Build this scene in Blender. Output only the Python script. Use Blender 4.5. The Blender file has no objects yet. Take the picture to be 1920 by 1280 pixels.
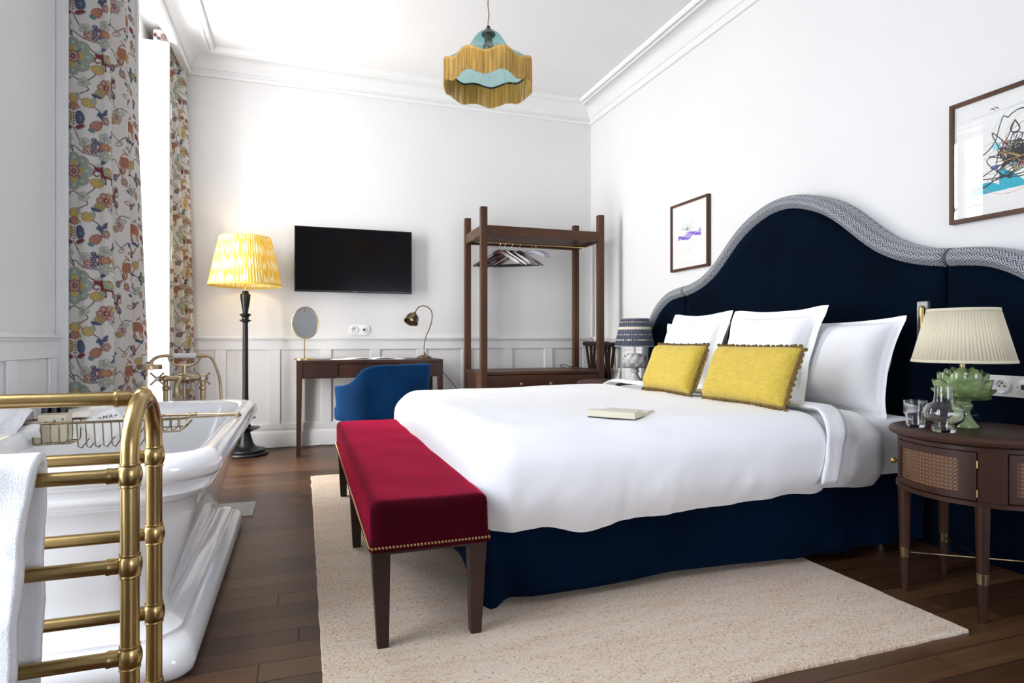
import bpy, bmesh, math, random
import numpy as np
from mathutils import Vector, Matrix, noise
PI = math.pi
R = math.radians
random.seed(7)
scene = bpy.context.scene
COL = scene.collection

# ------------------------------------------------------------------ camera, world, daylight, exposure
cam_d = bpy.data.cameras.new('camera'); cam = bpy.data.objects.new('camera', cam_d); COL.objects.link(cam)
cam.location = (0, 0, .92); cam.rotation_euler = (R(90), 0, R(-19))
cam_d.sensor_width = 36; cam_d.lens = 1138/1920*36; cam_d.shift_y = -3/1920
cam_d.clip_start = .05
scene.camera = cam
scene.view_settings.view_transform = 'Standard'; scene.view_settings.look = 'None'
scene.view_settings.exposure = 0.38; scene.view_settings.gamma = 1; scene.view_settings.use_curve_mapping = False
world = bpy.data.worlds.new('daylight'); scene.world = world; world.use_nodes = True
wb = world.node_tree.nodes['Background']; wb.inputs[0].default_value = (.85, .92, 1, 1); wb.inputs[1].default_value = 2.5

def area_light(name, loc, rot, sx, sy, power, color):
    l = bpy.data.lights.new(name, 'AREA'); l.shape = 'RECTANGLE'; l.size = sx; l.size_y = sy
    l.energy = power; l.color = color
    o = bpy.data.objects.new(name, l); COL.objects.link(o); o.location = loc; o.rotation_euler = rot
    return o
# far-window daylight, plus fill from two added, unseen windows (rotation: facing +X / +Y)
area_light('daylight_far_window', (-1.50, 4.66, 1.75), (R(90), 0, R(-90)), .95, 2.9, 150, (1, .985, .965))
area_light('added_fill_near', (-1.50, 1.30, 1.75), (R(90), 0, R(-90)), 1.2, 2.7, 66, (.84, .90, 1))  # added fill for the tub, rug and near bedding
area_light('added_fill_rear', (1.7, -2.62, 1.15), (R(90), 0, 0), 1.5, 1.4, 27, (.82, .85, 1))  # added fill aimed at the near side of the duvet

# ------------------------------------------------------------------ node helpers
class NT:
    def __init__(s, name):
        s.m = bpy.data.materials.new(name); s.m.use_nodes = True; s.t = s.m.node_tree
        s.b = s.t.nodes['Principled BSDF']; s.out = s.t.nodes['Material Output']
    def n(s, typ, ins=None, **props):
        nd = s.t.nodes.new(typ)
        for k, v in props.items(): setattr(nd, k, v)
        if ins:
            for k, v in ins.items():
                sock = nd.inputs[k]
                if isinstance(v, bpy.types.NodeSocket): s.t.links.new(v, sock)
                else: sock.default_value = v
        return nd
    def math(s, op, a, b=None, c=None):
        d = {0: a}
        if b is not None: d[1] = b
        if c is not None: d[2] = c
        return s.n('ShaderNodeMath', d, operation=op).outputs[0]
    def mix(s, f, a, b):
        nd = s.t.nodes.new('ShaderNodeMix'); nd.data_type = 'RGBA'
        for i, v in ((0, f), (6, a), (7, b)):
            if isinstance(v, bpy.types.NodeSocket): s.t.links.new(v, nd.inputs[i])
            else: nd.inputs[i].default_value = v if i == 0 else c4(v)
        return nd.outputs[2]
    def ramp(s, f, stops):
        nd = s.t.nodes.new('ShaderNodeValToRGB'); s.t.links.new(f, nd.inputs[0])
        e = nd.color_ramp.elements
        while len(e) < len(stops): e.new(.5)
        for i, (p, c) in enumerate(stops): e[i].position = p; e[i].color = c4(c)
        return nd.outputs[0]
    def set(s, **k):
        for kk, v in k.items():
            sock = s.b.inputs[kk.replace('_', ' ')]
            if isinstance(v, bpy.types.NodeSocket): s.t.links.new(v, sock)
            else: sock.default_value = v
    def bump(s, h, strength=.2, dist=.01):
        nd = s.n('ShaderNodeBump', {'Height': h, 'Strength': strength, 'Distance': dist})
        s.t.links.new(nd.outputs[0], s.b.inputs['Normal'])
def c4(c): return (c[0], c[1], c[2], 1) if len(c) == 3 else c

def mat(name, col, rough=.5, metal=0, var=0, scale=6, bump=0, bscale=60, sheen=0, sheen_tint=None, coat=0, stretch=None, bdist=.004, **kw):
    n = NT(name); n.set(Roughness=rough, Metallic=metal)
    tc = n.n('ShaderNodeTexCoord').outputs['Object']
    if stretch: tc = n.n('ShaderNodeMapping', {'Vector': tc, 'Scale': stretch}).outputs[0]
    if var:
        ns = n.n('ShaderNodeTexNoise', {'Vector': tc, 'Scale': scale, 'Detail': 4}).outputs[0]
        lo = [max(0, x*(1-var)) for x in col]; hi = [min(1, x*(1+var)) for x in col]
        n.set(Base_Color=n.ramp(ns, [(.3, lo), (.7, hi)]))
    else: n.set(Base_Color=c4(col))
    if bump:
        ns = n.n('ShaderNodeTexNoise', {'Vector': tc, 'Scale': bscale, 'Detail': 3}).outputs[0]
        n.bump(ns, bump, bdist)
    if sheen:
        n.set(Sheen_Weight=sheen, Sheen_Roughness=.35)
        if sheen_tint: n.set(Sheen_Tint=c4(sheen_tint))
    if coat: n.set(Coat_Weight=coat, Coat_Roughness=.1)
    for k, v in kw.items(): n.set(**{k: v})
    return n.m

M = {}
M['wall'] = mat('painted_wall', (.75, .745, .74), .6, var=.012, scale=2, bump=.05, bscale=180)
M['trim'] = mat('painted_trim', (.78, .78, .78), .4)
M['ceiling'] = mat('ceiling_paint', (.76, .755, .75), .75, var=.01, scale=2)
M['walnut'] = mat('walnut_stain', (.082, .036, .020), .42, Specular_IOR_Level=.22, var=.38, scale=7, stretch=(1, 1, .12), bump=.04, bscale=90)
M['walnut_h'] = mat('walnut_stain_lengthwise', (.082, .036, .020), .42, Specular_IOR_Level=.22, var=.38, scale=7, stretch=(.12, 1, 1), bump=.04, bscale=90)
M['nightwood'] = mat('darkened_walnut', (.042, .016, .009), .42, var=.35, scale=7, stretch=(1, 1, .15), coat=.05, Specular_IOR_Level=.3)  # walnut darkened to stand for shade on the nightstands; desk reuses it
M['darkwood'] = mat('espresso_wood', (.030, .014, .008), .4, Specular_IOR_Level=.25, var=.35, scale=8, stretch=(1, 1, .15), coat=.1)
M['blackwood'] = mat('ebonised_wood', (.007, .008, .008), .35, Specular_IOR_Level=.35)
M['mahogany'] = mat('glossy_mahogany', (.035, .006, .006), .25, var=.3, scale=20, coat=.3)
M['brass'] = mat('aged_brass', (.44, .31, .13), .28, 1, var=.22, scale=5, bump=.03, bscale=240)
M['brass_dark'] = mat('antique_bronze', (.23, .17, .10), .32, 1, var=.3, scale=30)
M['brass_fix'] = mat('brushed_old_brass', (.42, .32, .20), .3, 1, var=.2, scale=30)
M['gold'] = mat('polished_brass', (.75, .55, .25), .2, 1)
M['chrome'] = mat('chrome', (.8, .8, .82), .12, 1)
M['enamel'] = mat('white_bath_enamel', (.93, .93, .935), .07, coat=.6)
M['ceramic'] = mat('white_ceramic', (.62, .61, .60), .25, coat=.3)
M['greenglaze'] = mat('green_celadon_glaze', (.21, .29, .115), .16, var=.32, scale=26, coat=.7)
M['navy'] = mat('navy_velvet', (.0006, .0035, .010), .9, Specular_IOR_Level=.05, sheen=.22, sheen_tint=(.05, .17, .42), var=.3, scale=3, bump=.08, bscale=7)
M['skirt'] = mat('navy_velvet_valance', (.0008, .007, .021), .9, Specular_IOR_Level=.05, sheen=.25, sheen_tint=(.04, .18, .45), var=.3, scale=4, bump=.1, bscale=7)
M['bluechair'] = mat('blue_velvet', (.004, .034, .105), .85, Specular_IOR_Level=.05, sheen=.6, sheen_tint=(.06, .28, .72), var=.25, scale=4)
M['crimson'] = mat('crimson_velvet', (.036, .0006, .004), .85, Specular_IOR_Level=.05, sheen=.9, sheen_tint=(.95, .03, .12), var=.3, scale=4, bump=.05, bscale=8)
M['linen'] = mat('white_cotton', (.94, .94, .96), .8, bump=.22, bscale=11, sheen=.1, bdist=.006)
M['linen2'] = mat('white_cotton_pillowcase', (.91, .91, .935), .8, bump=.16, bscale=18, sheen=.1, bdist=.006)
M['lining'] = mat('curtain_lining', (.76, .74, .70), .85)
M['black'] = mat('black_plastic', (.006, .006, .007), .25)
M['blackcord'] = mat('black_cable_rubber', (.012, .011, .012), .5)
M['tvscreen'] = mat('tv_glass', (.002, .002, .003), .1, Specular_IOR_Level=.25)
M['whiteplastic'] = mat('white_porcelain_plastic', (.83, .83, .83), .22)
M['darkhole'] = mat('socket_hole', (.02, .02, .02), .5)
M['paper'] = mat('white_paper', (.82, .81, .78), .7)
M['cream'] = mat('cream_card', (.70, .64, .48), .5)
M['steel'] = mat('dull_steel_plate', (.22, .23, .23), .42, .6, var=.2, scale=60)
M['pompom'] = mat('olive_wool', (.16, .10, .022), .95, var=.5, scale=60)
M['braid'] = mat('olive_braid', (.20, .125, .04), .9, var=.5, scale=220)
M['fringe'] = mat('mustard_fringe', (.60, .36, .08), .6, var=.35, scale=70, stretch=(1, 1, .05))
M['bulb'] = mat('frosted_bulb', (.8, .75, .6), .3)

def velvet_fade(m):
    return m
# yellow woven cushion
n = NT('yellow_linen'); tc = n.n('ShaderNodeTexCoord').outputs['Object']
a = n.n('ShaderNodeTexNoise', {'Vector': n.n('ShaderNodeMapping', {'Vector': tc, 'Scale': (20, 20, 420)}).outputs[0], 'Scale': 1.0, 'Detail': 2}).outputs[0]
b = n.n('ShaderNodeTexNoise', {'Vector': n.n('ShaderNodeMapping', {'Vector': tc, 'Scale': (20, 420, 20)}).outputs[0], 'Scale': 1.0, 'Detail': 2}).outputs[0]
ab = n.math('ADD', n.math('MULTIPLY', a, .5), n.math('MULTIPLY', b, .5))
n.set(Base_Color=n.ramp(ab, [(.35, (.50, .35, .032)), (.65, (.72, .53, .085))]), Roughness=.85, Sheen_Weight=.15); n.bump(ab, .25, .002); M['yellow'] = n.m

# towel
n = NT('white_terry'); tc = n.n('ShaderNodeTexCoord').outputs['Object']
a = n.n('ShaderNodeTexNoise', {'Vector': tc, 'Scale': 330, 'Detail': 2}).outputs[0]
n.set(Base_Color=(.80, .81, .83, 1), Roughness=1, Sheen_Weight=.4); n.bump(a, .6, .0025); M['terry'] = n.m

# floor planks running along X
n = NT('oak_floorboards'); g = n.n('ShaderNodeNewGeometry').outputs['Position']
sx = n.n('ShaderNodeSeparateXYZ', {0: g}); X, Y = sx.outputs[0], sx.outputs[1]
yr = n.math('DIVIDE', Y, .098); row = n.math('FLOOR', yr); fy = n.math('FRACT', yr)
off = n.n('ShaderNodeTexWhiteNoise', {'W': row}, noise_dimensions='1D').outputs[0]
xr = n.math('DIVIDE', n.math('ADD', X, n.math('MULTIPLY', off, 5)), 1.15); colm = n.math('FLOOR', xr); fx = n.math('FRACT', xr)
pid = n.n('ShaderNodeCombineXYZ', {0: row, 1: colm, 2: 3.0}).outputs[0]
rnd = n.n('ShaderNodeTexWhiteNoise', {'Vector': pid}, noise_dimensions='3D').outputs[0]
gv = n.n('ShaderNodeCombineXYZ', {0: n.math('ADD', n.math('MULTIPLY', X, 1.3), n.math('MULTIPLY', rnd, 30)), 1: n.math('MULTIPLY', Y, 26), 2: rnd}).outputs[0]
gr = n.n('ShaderNodeTexNoise', {'Vector': gv, 'Scale': 1.6, 'Detail': 5, 'Roughness': .65}).outputs[0]
fac = n.math('ADD', n.math('ADD', n.math('MULTIPLY', rnd, .30), n.math('MULTIPLY', gr, .62)), .06)
base = n.ramp(fac, [(.15, (.020, .009, .005)), (.45, (.060, .027, .012)), (.7, (.105, .050, .022)), (.95, (.18, .092, .042))])
e = n.math('MINIMUM', fy, n.math('SUBTRACT', 1.0, fy)); ex = n.math('MULTIPLY', n.math('MINIMUM', fx, n.math('SUBTRACT', 1.0, fx)), 11)
ed = n.math('MINIMUM', e, ex); gap = n.math('SMOOTH_MIN', n.math('DIVIDE', ed, .028), 1.0, .1)
n.set(Base_Color=n.mix(gap, (.008, .005, .004), base), Roughness=n.math('ADD', n.math('MULTIPLY', gr, .22), .22), Specular_IOR_Level=.3)
n.bump(n.math('ADD', gap, n.math('MULTIPLY', gr, .25)), .3, .003); M['floor'] = n.m

# rug
n = NT('jute_rug_weave'); g = n.n('ShaderNodeNewGeometry').outputs['Position']
sx = n.n('ShaderNodeSeparateXYZ', {0: g}); X, Y = sx.outputs[0], sx.outputs[1]
wob = n.n('ShaderNodeTexNoise', {'Vector': g, 'Scale': 30, 'Detail': 2}).outputs[0]
wx = n.math('SINE', n.math('ADD', n.math('MULTIPLY', X, 680), n.math('MULTIPLY', wob, 6)))
wy = n.math('SINE', n.math('ADD', n.math('MULTIPLY', Y, 900), n.math('MULTIPLY', wob, 8)))
wv = n.math('MULTIPLY', wx, wy)
st = n.n('ShaderNodeTexNoise', {'Vector': n.n('ShaderNodeMapping', {'Vector': g, 'Scale': (2, 14, 1)}).outputs[0], 'Scale': 1.4, 'Detail': 5, 'Roughness': .7}).outputs[0]
fine = n.n('ShaderNodeTexNoise', {'Vector': n.n('ShaderNodeMapping', {'Vector': g, 'Scale': (150, 75, 1)}).outputs[0], 'Scale': 1, 'Detail': 3, 'Roughness': .7}).outputs[0]
b1 = n.ramp(st, [(.36, (.84, .71, .58)), (.5, (.80, .61, .45)), (.64, (.72, .45, .27))])
b2 = n.mix(n.ramp(fine, [(.38, (0,0,0)), (.62, (1,1,1))]), b1, (.94, .80, .66)); b2 = n.mix(n.ramp(n.n('ShaderNodeTexNoise', {'Vector': g, 'Scale': 95, 'Detail': 2}).outputs[0], [(.30, (1,1,1)), (.42, (0,0,0))]), b2, (.52, .36, .24))
b3 = n.mix(n.math('MULTIPLY', n.math('ADD', wv, 1.0), .13), b2, (.2, .15, .11))
n.set(Base_Color=b3, Roughness=.95); n.bump(n.math('ADD', wv, fine), .55, .003); M['rug'] = n.m

# printed cloth/paper, colours carried by the mesh
def vcol(name, rough=.85, transl=0, bump=True):
    n = NT(name); at = n.n('ShaderNodeAttribute', attribute_name='print').outputs['Color']
    n.set(Base_Color=at, Roughness=rough)
    if bump:
        tc = n.n('ShaderNodeTexCoord').outputs['Object']
        n.bump(n.n('ShaderNodeTexNoise', {'Vector': tc, 'Scale': 350}).outputs[0], .25, .002)
    if transl:
        tr = n.n('ShaderNodeBsdfTranslucent', {'Color': at}); mx = n.n('ShaderNodeMixShader', {0: transl, 1: n.b.outputs[0], 2: tr.outputs[0]})
        n.t.links.new(mx.outputs[0], n.out.inputs[0])
    return n.m
M['curtain'] = vcol('embroidered_print', .85, .18)
M['print'] = vcol('printed_paper', .7, 0, False)

# basket weave of the headboard border (uv in metres)
n = NT('grey_basket_weave'); uv = n.n('ShaderNodeUVMap').outputs[0]
mp = n.n('ShaderNodeMapping', {'Vector': uv, 'Rotation': (0, 0, R(45)), 'Scale': (36, 36, 1)}).outputs[0]
sx = n.n('ShaderNodeSeparateXYZ', {0: mp}); U, V = sx.outputs[0], sx.outputs[1]
ck = n.math('MODULO', n.math('ABSOLUTE', n.math('ADD', n.math('FLOOR', U), n.math('FLOOR', V))), 2.0)
s1 = n.math('GREATER_THAN', n.math('FRACT', n.math('MULTIPLY', U, 3.0)), .5); s2 = n.math('GREATER_THAN', n.math('FRACT', n.math('MULTIPLY', V, 3.0)), .5)
sel = n.math('ADD', n.math('MULTIPLY', s1, ck), n.math('MULTIPLY', s2, n.math('SUBTRACT', 1.0, ck)))
n.set(Base_Color=n.mix(sel, (.045, .055, .075), (.40, .41, .43)), Roughness=.8, Sheen_Weight=.15); M['weave'] = n.m

# cane webbing: a lattice with real see-through holes (uv in metres)
n = NT('cane_webbing'); uv = n.n('ShaderNodeUVMap').outputs[0]
mp = n.n('ShaderNodeMapping', {'Vector': uv, 'Scale': (78, 78, 1)}).outputs[0]
sx = n.n('ShaderNodeSeparateXYZ', {0: mp}); U, V = sx.outputs[0], sx.outputs[1]
def stripe(v, w): return n.math('LESS_THAN', n.math('ABSOLUTE', n.math('SUBTRACT', n.math('FRACT', v), .5)), w)
h1 = stripe(U, .12); h2 = stripe(V, .12)
d1 = stripe(n.math('ADD', n.math('ADD', U, V), .5), .085); d2 = stripe(n.math('ADD', n.math('SUBTRACT', U, V), .5), .085)
msk = n.math('MAXIMUM', n.math('MAXIMUM', h1, h2), n.math('MAXIMUM', d1, d2))
n.set(Base_Color=n.mix(n.math('MAXIMUM', d1, d2), (.17, .08, .04), (.26, .14, .065)), Roughness=.5, Alpha=msk); M['cane'] = n.m

def shade_mat(name, fn, transl=.45, emit=None):
    n = NT(name); col = fn(n); n.set(Base_Color=col, Roughness=.85)
    tr = n.n('ShaderNodeBsdfTranslucent', {'Color': col}); mx = n.n('ShaderNodeMixShader', {0: transl, 1: n.b.outputs[0], 2: tr.outputs[0]})
    n.t.links.new(mx.outputs[0], n.out.inputs[0]); return n.m
def ikat(n):
    uv = n.n('ShaderNodeUVMap').outputs[0]
    mp = n.n('ShaderNodeMapping', {'Vector': uv, 'Scale': (120, 9, 1)}).outputs[0]
    ns = n.n('ShaderNodeTexNoise', {'Vector': mp, 'Scale': 1, 'Detail': 3, 'Roughness': .6}).outputs[0]
    v = n.n('ShaderNodeSeparateXYZ', {0: uv}).outputs[1]
    band = n.math('SINE', n.math('MULTIPLY', v, 52))
    f = n.math('ADD', ns, n.math('MULTIPLY', band, .035))
    return n.ramp(f, [(.42, (.90, .64, .03)), (.50, (.92, .74, .16)), (.57, (.94, .91, .74))])
M['ikat'] = shade_mat('yellow_ikat_silk', ikat, .36)
M['creamshade'] = shade_mat('cream_pleated_silk', lambda n: n.n('ShaderNodeRGB').outputs[0], .35)
for nd in M['creamshade'].node_tree.nodes:
    if nd.type == 'RGB': nd.outputs[0].default_value = (.90, .84, .66, 1)
def plaid(n):
    uv = n.n('ShaderNodeUVMap').outputs[0]; s_ = n.n('ShaderNodeSeparateXYZ', {0: uv}); U, V = s_.outputs[0], s_.outputs[1]
    ns = n.n('ShaderNodeTexNoise', {'Vector': n.n('ShaderNodeMapping', {'Vector': uv, 'Scale': (90, 30, 1)}).outputs[0], 'Scale': 1}).outputs[0]
    def band(c, w): return n.math('LESS_THAN', n.math('ABSOLUTE', n.math('SUBTRACT', V, c)), w)
    b = n.math('MAXIMUM', band(.140, .009), n.math('MAXIMUM', band(.09, .0025), n.math('MAXIMUM', band(.048, .0045), band(.19, .003))))
    b = n.math('MAXIMUM', n.math('MULTIPLY', b, n.math('GREATER_THAN', ns, .46)), band(.143, .010))
    vs = n.math('LESS_THAN', n.math('FRACT', n.math('MULTIPLY', U, 44)), .16)
    c1 = n.mix(vs, (.075, .085, .125), (.30, .31, .36))
    return n.mix(b, c1, (.74, .68, .55))
M['plaid'] = shade_mat('indigo_plaid_cotton', plaid, .15)

# glass
def glass(name, col=(1, 1, 1), rough=0, ior=1.45):
    n = NT(name); n.set(Base_Color=c4(col), Roughness=rough, Transmission_Weight=1, IOR=ior); return n.m
M['glass'] = glass('clear_glass')
M['teal'] = glass('teal_glass', (.55, .80, .80), 0, 1.2)
def pane(name, tint=(1, 1, 1)):
    n = NT(name); t = n.n('ShaderNodeBsdfTransparent', {'Color': c4(tint)}); g = n.n('ShaderNodeBsdfGlossy', {'Roughness': .0})
    gm = n.n('ShaderNodeNewGeometry'); dt = n.n('ShaderNodeVectorMath', {0: gm.outputs['Incoming'], 1: gm.outputs['Normal']}, operation='DOT_PRODUCT').outputs['Value']
    sch = n.math('ADD', .04, n.math('MULTIPLY', .96, n.math('POWER', n.math('SUBTRACT', 1.0, n.math('ABSOLUTE', dt)), 5.0)))
    mx = n.n('ShaderNodeMixShader', {0: sch, 1: t.outputs[0], 2: g.outputs[0]})
    n.t.links.new(mx.outputs[0], n.out.inputs[0]); return n.m
M['pane'] = pane('window_pane')
M['tealpane'] = pane('teal_shade_glass', (.50, .76, .77))
M['glassedge'] = mat('dark_glass_edge', (.01, .03, .028), .1)
M['mirror'] = mat('mirror_silver', (.86, .9, .92), .01, 1)
M['foliage'] = mat('garden_leaves', (.10, .17, .05), .6, var=.6, scale=9)
M['bark'] = mat('tree_bark', (.14, .10, .07), .9, var=.4, scale=9)

# ------------------------------------------------------------------ mesh helpers
class MB:
    def __init__(s): s.v = []; s.f = []; s.uv = {}
    def add(s, vs, fs, uvs=None):
        o = len(s.v); s.v += [tuple(p) for p in vs]
        for i, f in enumerate(fs):
            s.f.append(tuple(o+k for k in f))
            if uvs: s.uv[len(s.f)-1] = uvs[i]
        return s
    def box(s, x0, x1, y0, y1, z0, z1):
        return s.add([(x0,y0,z0),(x1,y0,z0),(x1,y1,z0),(x0,y1,z0),(x0,y0,z1),(x1,y0,z1),(x1,y1,z1),(x0,y1,z1)],
                     [(0,3,2,1),(4,5,6,7),(0,1,5,4),(1,2,6,5),(2,3,7,6),(3,0,4,7)])
    def taper(s, c0, w0, c1, w1):   # square section leg from c0 (bottom, half widths w0) to c1
        vs = []
        for c, w in ((c0, w0), (c1, w1)):
            wx, wy = (w, w) if not isinstance(w, tuple) else w
            vs += [(c[0]-wx,c[1]-wy,c[2]),(c[0]+wx,c[1]-wy,c[2]),(c[0]+wx,c[1]+wy,c[2]),(c[0]-wx,c[1]+wy,c[2])]
        return s.add(vs, [(0,3,2,1),(4,5,6,7),(0,1,5,4),(1,2,6,5),(2,3,7,6),(3,0,4,7)])
    def rings(s, rings, close=False, cap0=True, cap1=True, uvscale=None):
        n = len(rings[0]); o = len(s.v)
        for r in rings: s.v += [tuple(p) for p in r]
        m = len(rings); rng = m if close else m-1
        for i in range(rng):
            a = o+i*n; b = o+((i+1) % m)*n
            for k in range(n):
                k2 = (k+1) % n; s.f.append((a+k, a+k2, b+k2, b+k))
                if uvscale:
                    u0, u1 = uvscale[0][i], uvscale[0][i+1]; v0, v1 = uvscale[1][k], uvscale[1][k+1]
                    s.uv[len(s.f)-1] = [(u0, v0), (u0, v1), (u1, v1), (u1, v0)]
        if not close:
            if cap0: s.f.append(tuple(o+k for k in reversed(range(n))))
            if cap1: s.f.append(tuple(o+(m-1)*n+k for k in range(n)))
        return s
    def tube(s, pts, r, n=10, cap=True, closed=False):
        pts = [Vector(p) for p in pts]; m = len(pts)
        rr = r if isinstance(r, (list, tuple)) else [r]*m
        up = None; rings = []
        for i, p in enumerate(pts):
            if closed: t = pts[(i+1) % m]-pts[i-1]
            else: t = pts[min(i+1, m-1)]-pts[max(i-1, 0)]
            t.normalize()
            if up is None:
                up = Vector((0, 0, 1)) if abs(t.z) < .9 else Vector((1, 0, 0))
            a = t.cross(up)
            if a.length < 1e-5: a = t.orthogonal()
            a.normalize(); b = a.cross(t).normalized(); up = b
            rings.append([p+(a*math.cos(2*PI*k/n)+b*math.sin(2*PI*k/n))*rr[i] for k in range(n)])
        return s.rings(rings, close=closed, cap0=cap, cap1=cap)
    def lathe(s, prof, c=(0,0,0), n=32, axis='z', rib=0, ribn=0, uv=False, caps=True):
        rings = []
        for r, h in prof:
            ring = []
            for k in range(n):
                a = 2*PI*k/n; q = r*(1+rib*math.cos(ribn*a)) if ribn else r
                x, y = q*math.cos(a), q*math.sin(a)
                if axis == 'z': ring.append((c[0]+x, c[1]+y, c[2]+h))
                elif axis == 'x': ring.append((c[0]+h, c[1]+x, c[2]+y))
                else: ring.append((c[0]+y, c[1]+h, c[2]+x))
            rings.append(ring)
        uvs = None
        if uv:
            L = [0]
            for i in range(1, len(prof)): L.append(L[-1]+math.dist(prof[i], prof[i-1]))
            R0 = max(p[0] for p in prof); uvs = (L, [2*PI*R0*k/n for k in range(n+1)])
        s.rings(rings, uvscale=uvs, cap0=caps and prof[0][0] > 0, cap1=caps and prof[-1][0] > 0)
        if uv:
            for kf, u in s.uv.items(): s.uv[kf] = [(b, a) for a, b in u]
        return s
    def sphere(s, c, r, n=12, sc=(1,1,1)):
        prof = [(r*math.sin(PI*i/n), -r*math.cos(PI*i/n)) for i in range(1, n)]
        rings = [[(c[0]+q*math.cos(2*PI*k/n)*sc[0], c[1]+q*math.sin(2*PI*k/n)*sc[1], c[2]+h*sc[2]) for k in range(n)] for q, h in prof]
        return s.rings(rings)
    def prism(s, poly, y0, y1, plane='xz'):
        def P(a, b, h): return {'xz': (a, h, b), 'yz': (h, a, b), 'xy': (a, b, h)}[plane]
        n = len(poly); vs = [P(a, b, y0) for a, b in poly]+[P(a, b, y1) for a, b in poly]
        return s.add(vs, [tuple(range(n))[::-1], tuple(range(n, 2*n))]+[(i, (i+1) % n, n+(i+1) % n, n+i) for i in range(n)])
    def grid(s, nu, nv, fn, uvfn=None, flip=False):
        o = len(s.v)
        for i in range(nu+1):
            for j in range(nv+1): s.v.append(tuple(fn(i/nu, j/nv)))
        for i in range(nu):
            for j in range(nv):
                q = [(i, j), (i+1, j), (i+1, j+1), (i, j+1)]
                if flip: q = q[::-1]
                s.f.append(tuple(o+a*(nv+1)+b for a, b in q))
                if uvfn: s.uv[len(s.f)-1] = [uvfn(a/nu, b/nv) for a, b in q]
        return s
    def xf(s, mtx):
        s.v = [tuple(mtx @ Vector(p)) for p in s.v]; return s
    def build(s, name, m, parent=None, smooth=True, bevel=0, sub=0, W=True, sharp=35, weld=False, segs=2, solid=0, kind=None, label=None, recalc=True):
        me = bpy.data.meshes.new(name)
        if W and parent is not None:
            q = parent; off = Vector((0, 0, 0))
            while q is not None: off += q.location; q = q.parent
        elif parent is None:
            a = np.array(s.v); off = Vector(((a[:,0].min()+a[:,0].max())/2, (a[:,1].min()+a[:,1].max())/2, a[:,2].min()))
        else: off = Vector((0, 0, 0))
        me.from_pydata([(p[0]-off.x, p[1]-off.y, p[2]-off.z) for p in s.v], [], s.f)
        if s.uv:
            ul = me.uv_layers.new(name='UVMap')
            for i, poly in enumerate(me.polygons):
                if i in s.uv:
                    for k, li in enumerate(poly.loop_indices): ul.data[li].uv = s.uv[i][k]
        if recalc or weld:
            bm = bmesh.new(); bm.from_mesh(me)
            if weld: bmesh.ops.remove_doubles(bm, verts=bm.verts, dist=1e-5)
            bmesh.ops.recalc_face_normals(bm, faces=bm.faces); bm.to_mesh(me); bm.free()
        if smooth:
            me.polygons.foreach_set('use_smooth', [True]*len(me.polygons))
            if sharp and not sub: me.set_sharp_from_angle(angle=R(sharp))
        me.materials.append(m if not isinstance(m, str) else M[m])
        o = bpy.data.objects.new(name, me); COL.objects.link(o)
        if parent is not None: o.parent = parent
        else: o.location = off
        if bevel:
            b = o.modifiers.new('bevel', 'BEVEL'); b.width = bevel; b.segments = segs; b.limit_method = 'ANGLE'; b.angle_limit = R(40)
        if solid:
            b = o.modifiers.new('solid', 'SOLIDIFY'); b.thickness = solid; b.offset = 0
        if sub:
            b = o.modifiers.new('sub', 'SUBSURF'); b.levels = b.render_levels = sub
        if kind: o['kind'] = kind
        if label: o['label'] = label
        return o

def thing(name, label, cat, loc=(0,0,0), rotz=0, group=None):
    o = bpy.data.objects.new(name, None); COL.objects.link(o); o.location = loc; o.rotation_euler = (0, 0, rotz)
    o.empty_display_size = .05; tag(o, label, cat, group); return o
def tag(o, label, cat, group=None):
    o['label'] = label; o['category'] = cat
    if group: o['group'] = group
    return o
def struct(o): o['kind'] = 'structure'; return o
def copy_mesh(o, parent, name=None, loc=None):
    c = o.copy(); COL.objects.link(c); c.parent = parent
    if loc is not None: c.location = loc
    return c
def crom(P, per=8, closed=False):
    P = [Vector(p) for p in P]; out = []; m = len(P)
    for i in range(m if closed else m-1):
        if closed: p0, p1, p2, p3 = P[i-1], P[i], P[(i+1) % m], P[(i+2) % m]
        else: p0, p1, p2, p3 = P[max(i-1, 0)], P[i], P[i+1], P[min(i+2, m-1)]
        for k in range(per):
            t = k/per
            out.append(.5*((2*p1)+(-p0+p2)*t+(2*p0-5*p1+4*p2-p3)*t*t+(-p0+3*p1-3*p2+p3)*t**3))
    if not closed: out.append(P[-1])
    return out
def interp(x, xs, ys): return float(np.interp(x, xs, ys))
def rrect(x0, x1, y0, y1, r, z, n=8):
    out = []
    for cx, cy, a0 in ((x1-r, y1-r, 0), (x0+r, y1-r, 90), (x0+r, y0+r, 180), (x1-r, y0+r, 270)):
        for k in range(n+1):
            a = R(a0+90*k/n); out.append((cx+r*math.cos(a), cy+r*math.sin(a), z))
    return out
def nz(x, y, z=0, s=1): return noise.noise(Vector((x*s, y*s, z*s)))
def text_mesh(txt, size):
    cu = bpy.data.curves.new('lettering', 'FONT'); cu.body = txt; cu.size = size; cu.extrude = size*.01; cu.align_x = 'CENTER'
    ob = bpy.data.objects.new('lettering', cu); COL.objects.link(ob)
    dg = bpy.context.evaluated_depsgraph_get(); me = bpy.data.meshes.new_from_object(ob.evaluated_get(dg))
    bpy.data.objects.remove(ob); mb = MB(); mb.add([v.co[:] for v in me.vertices], [tuple(p.vertices) for p in me.polygons]); bpy.data.meshes.remove(me)
    return mb
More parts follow.
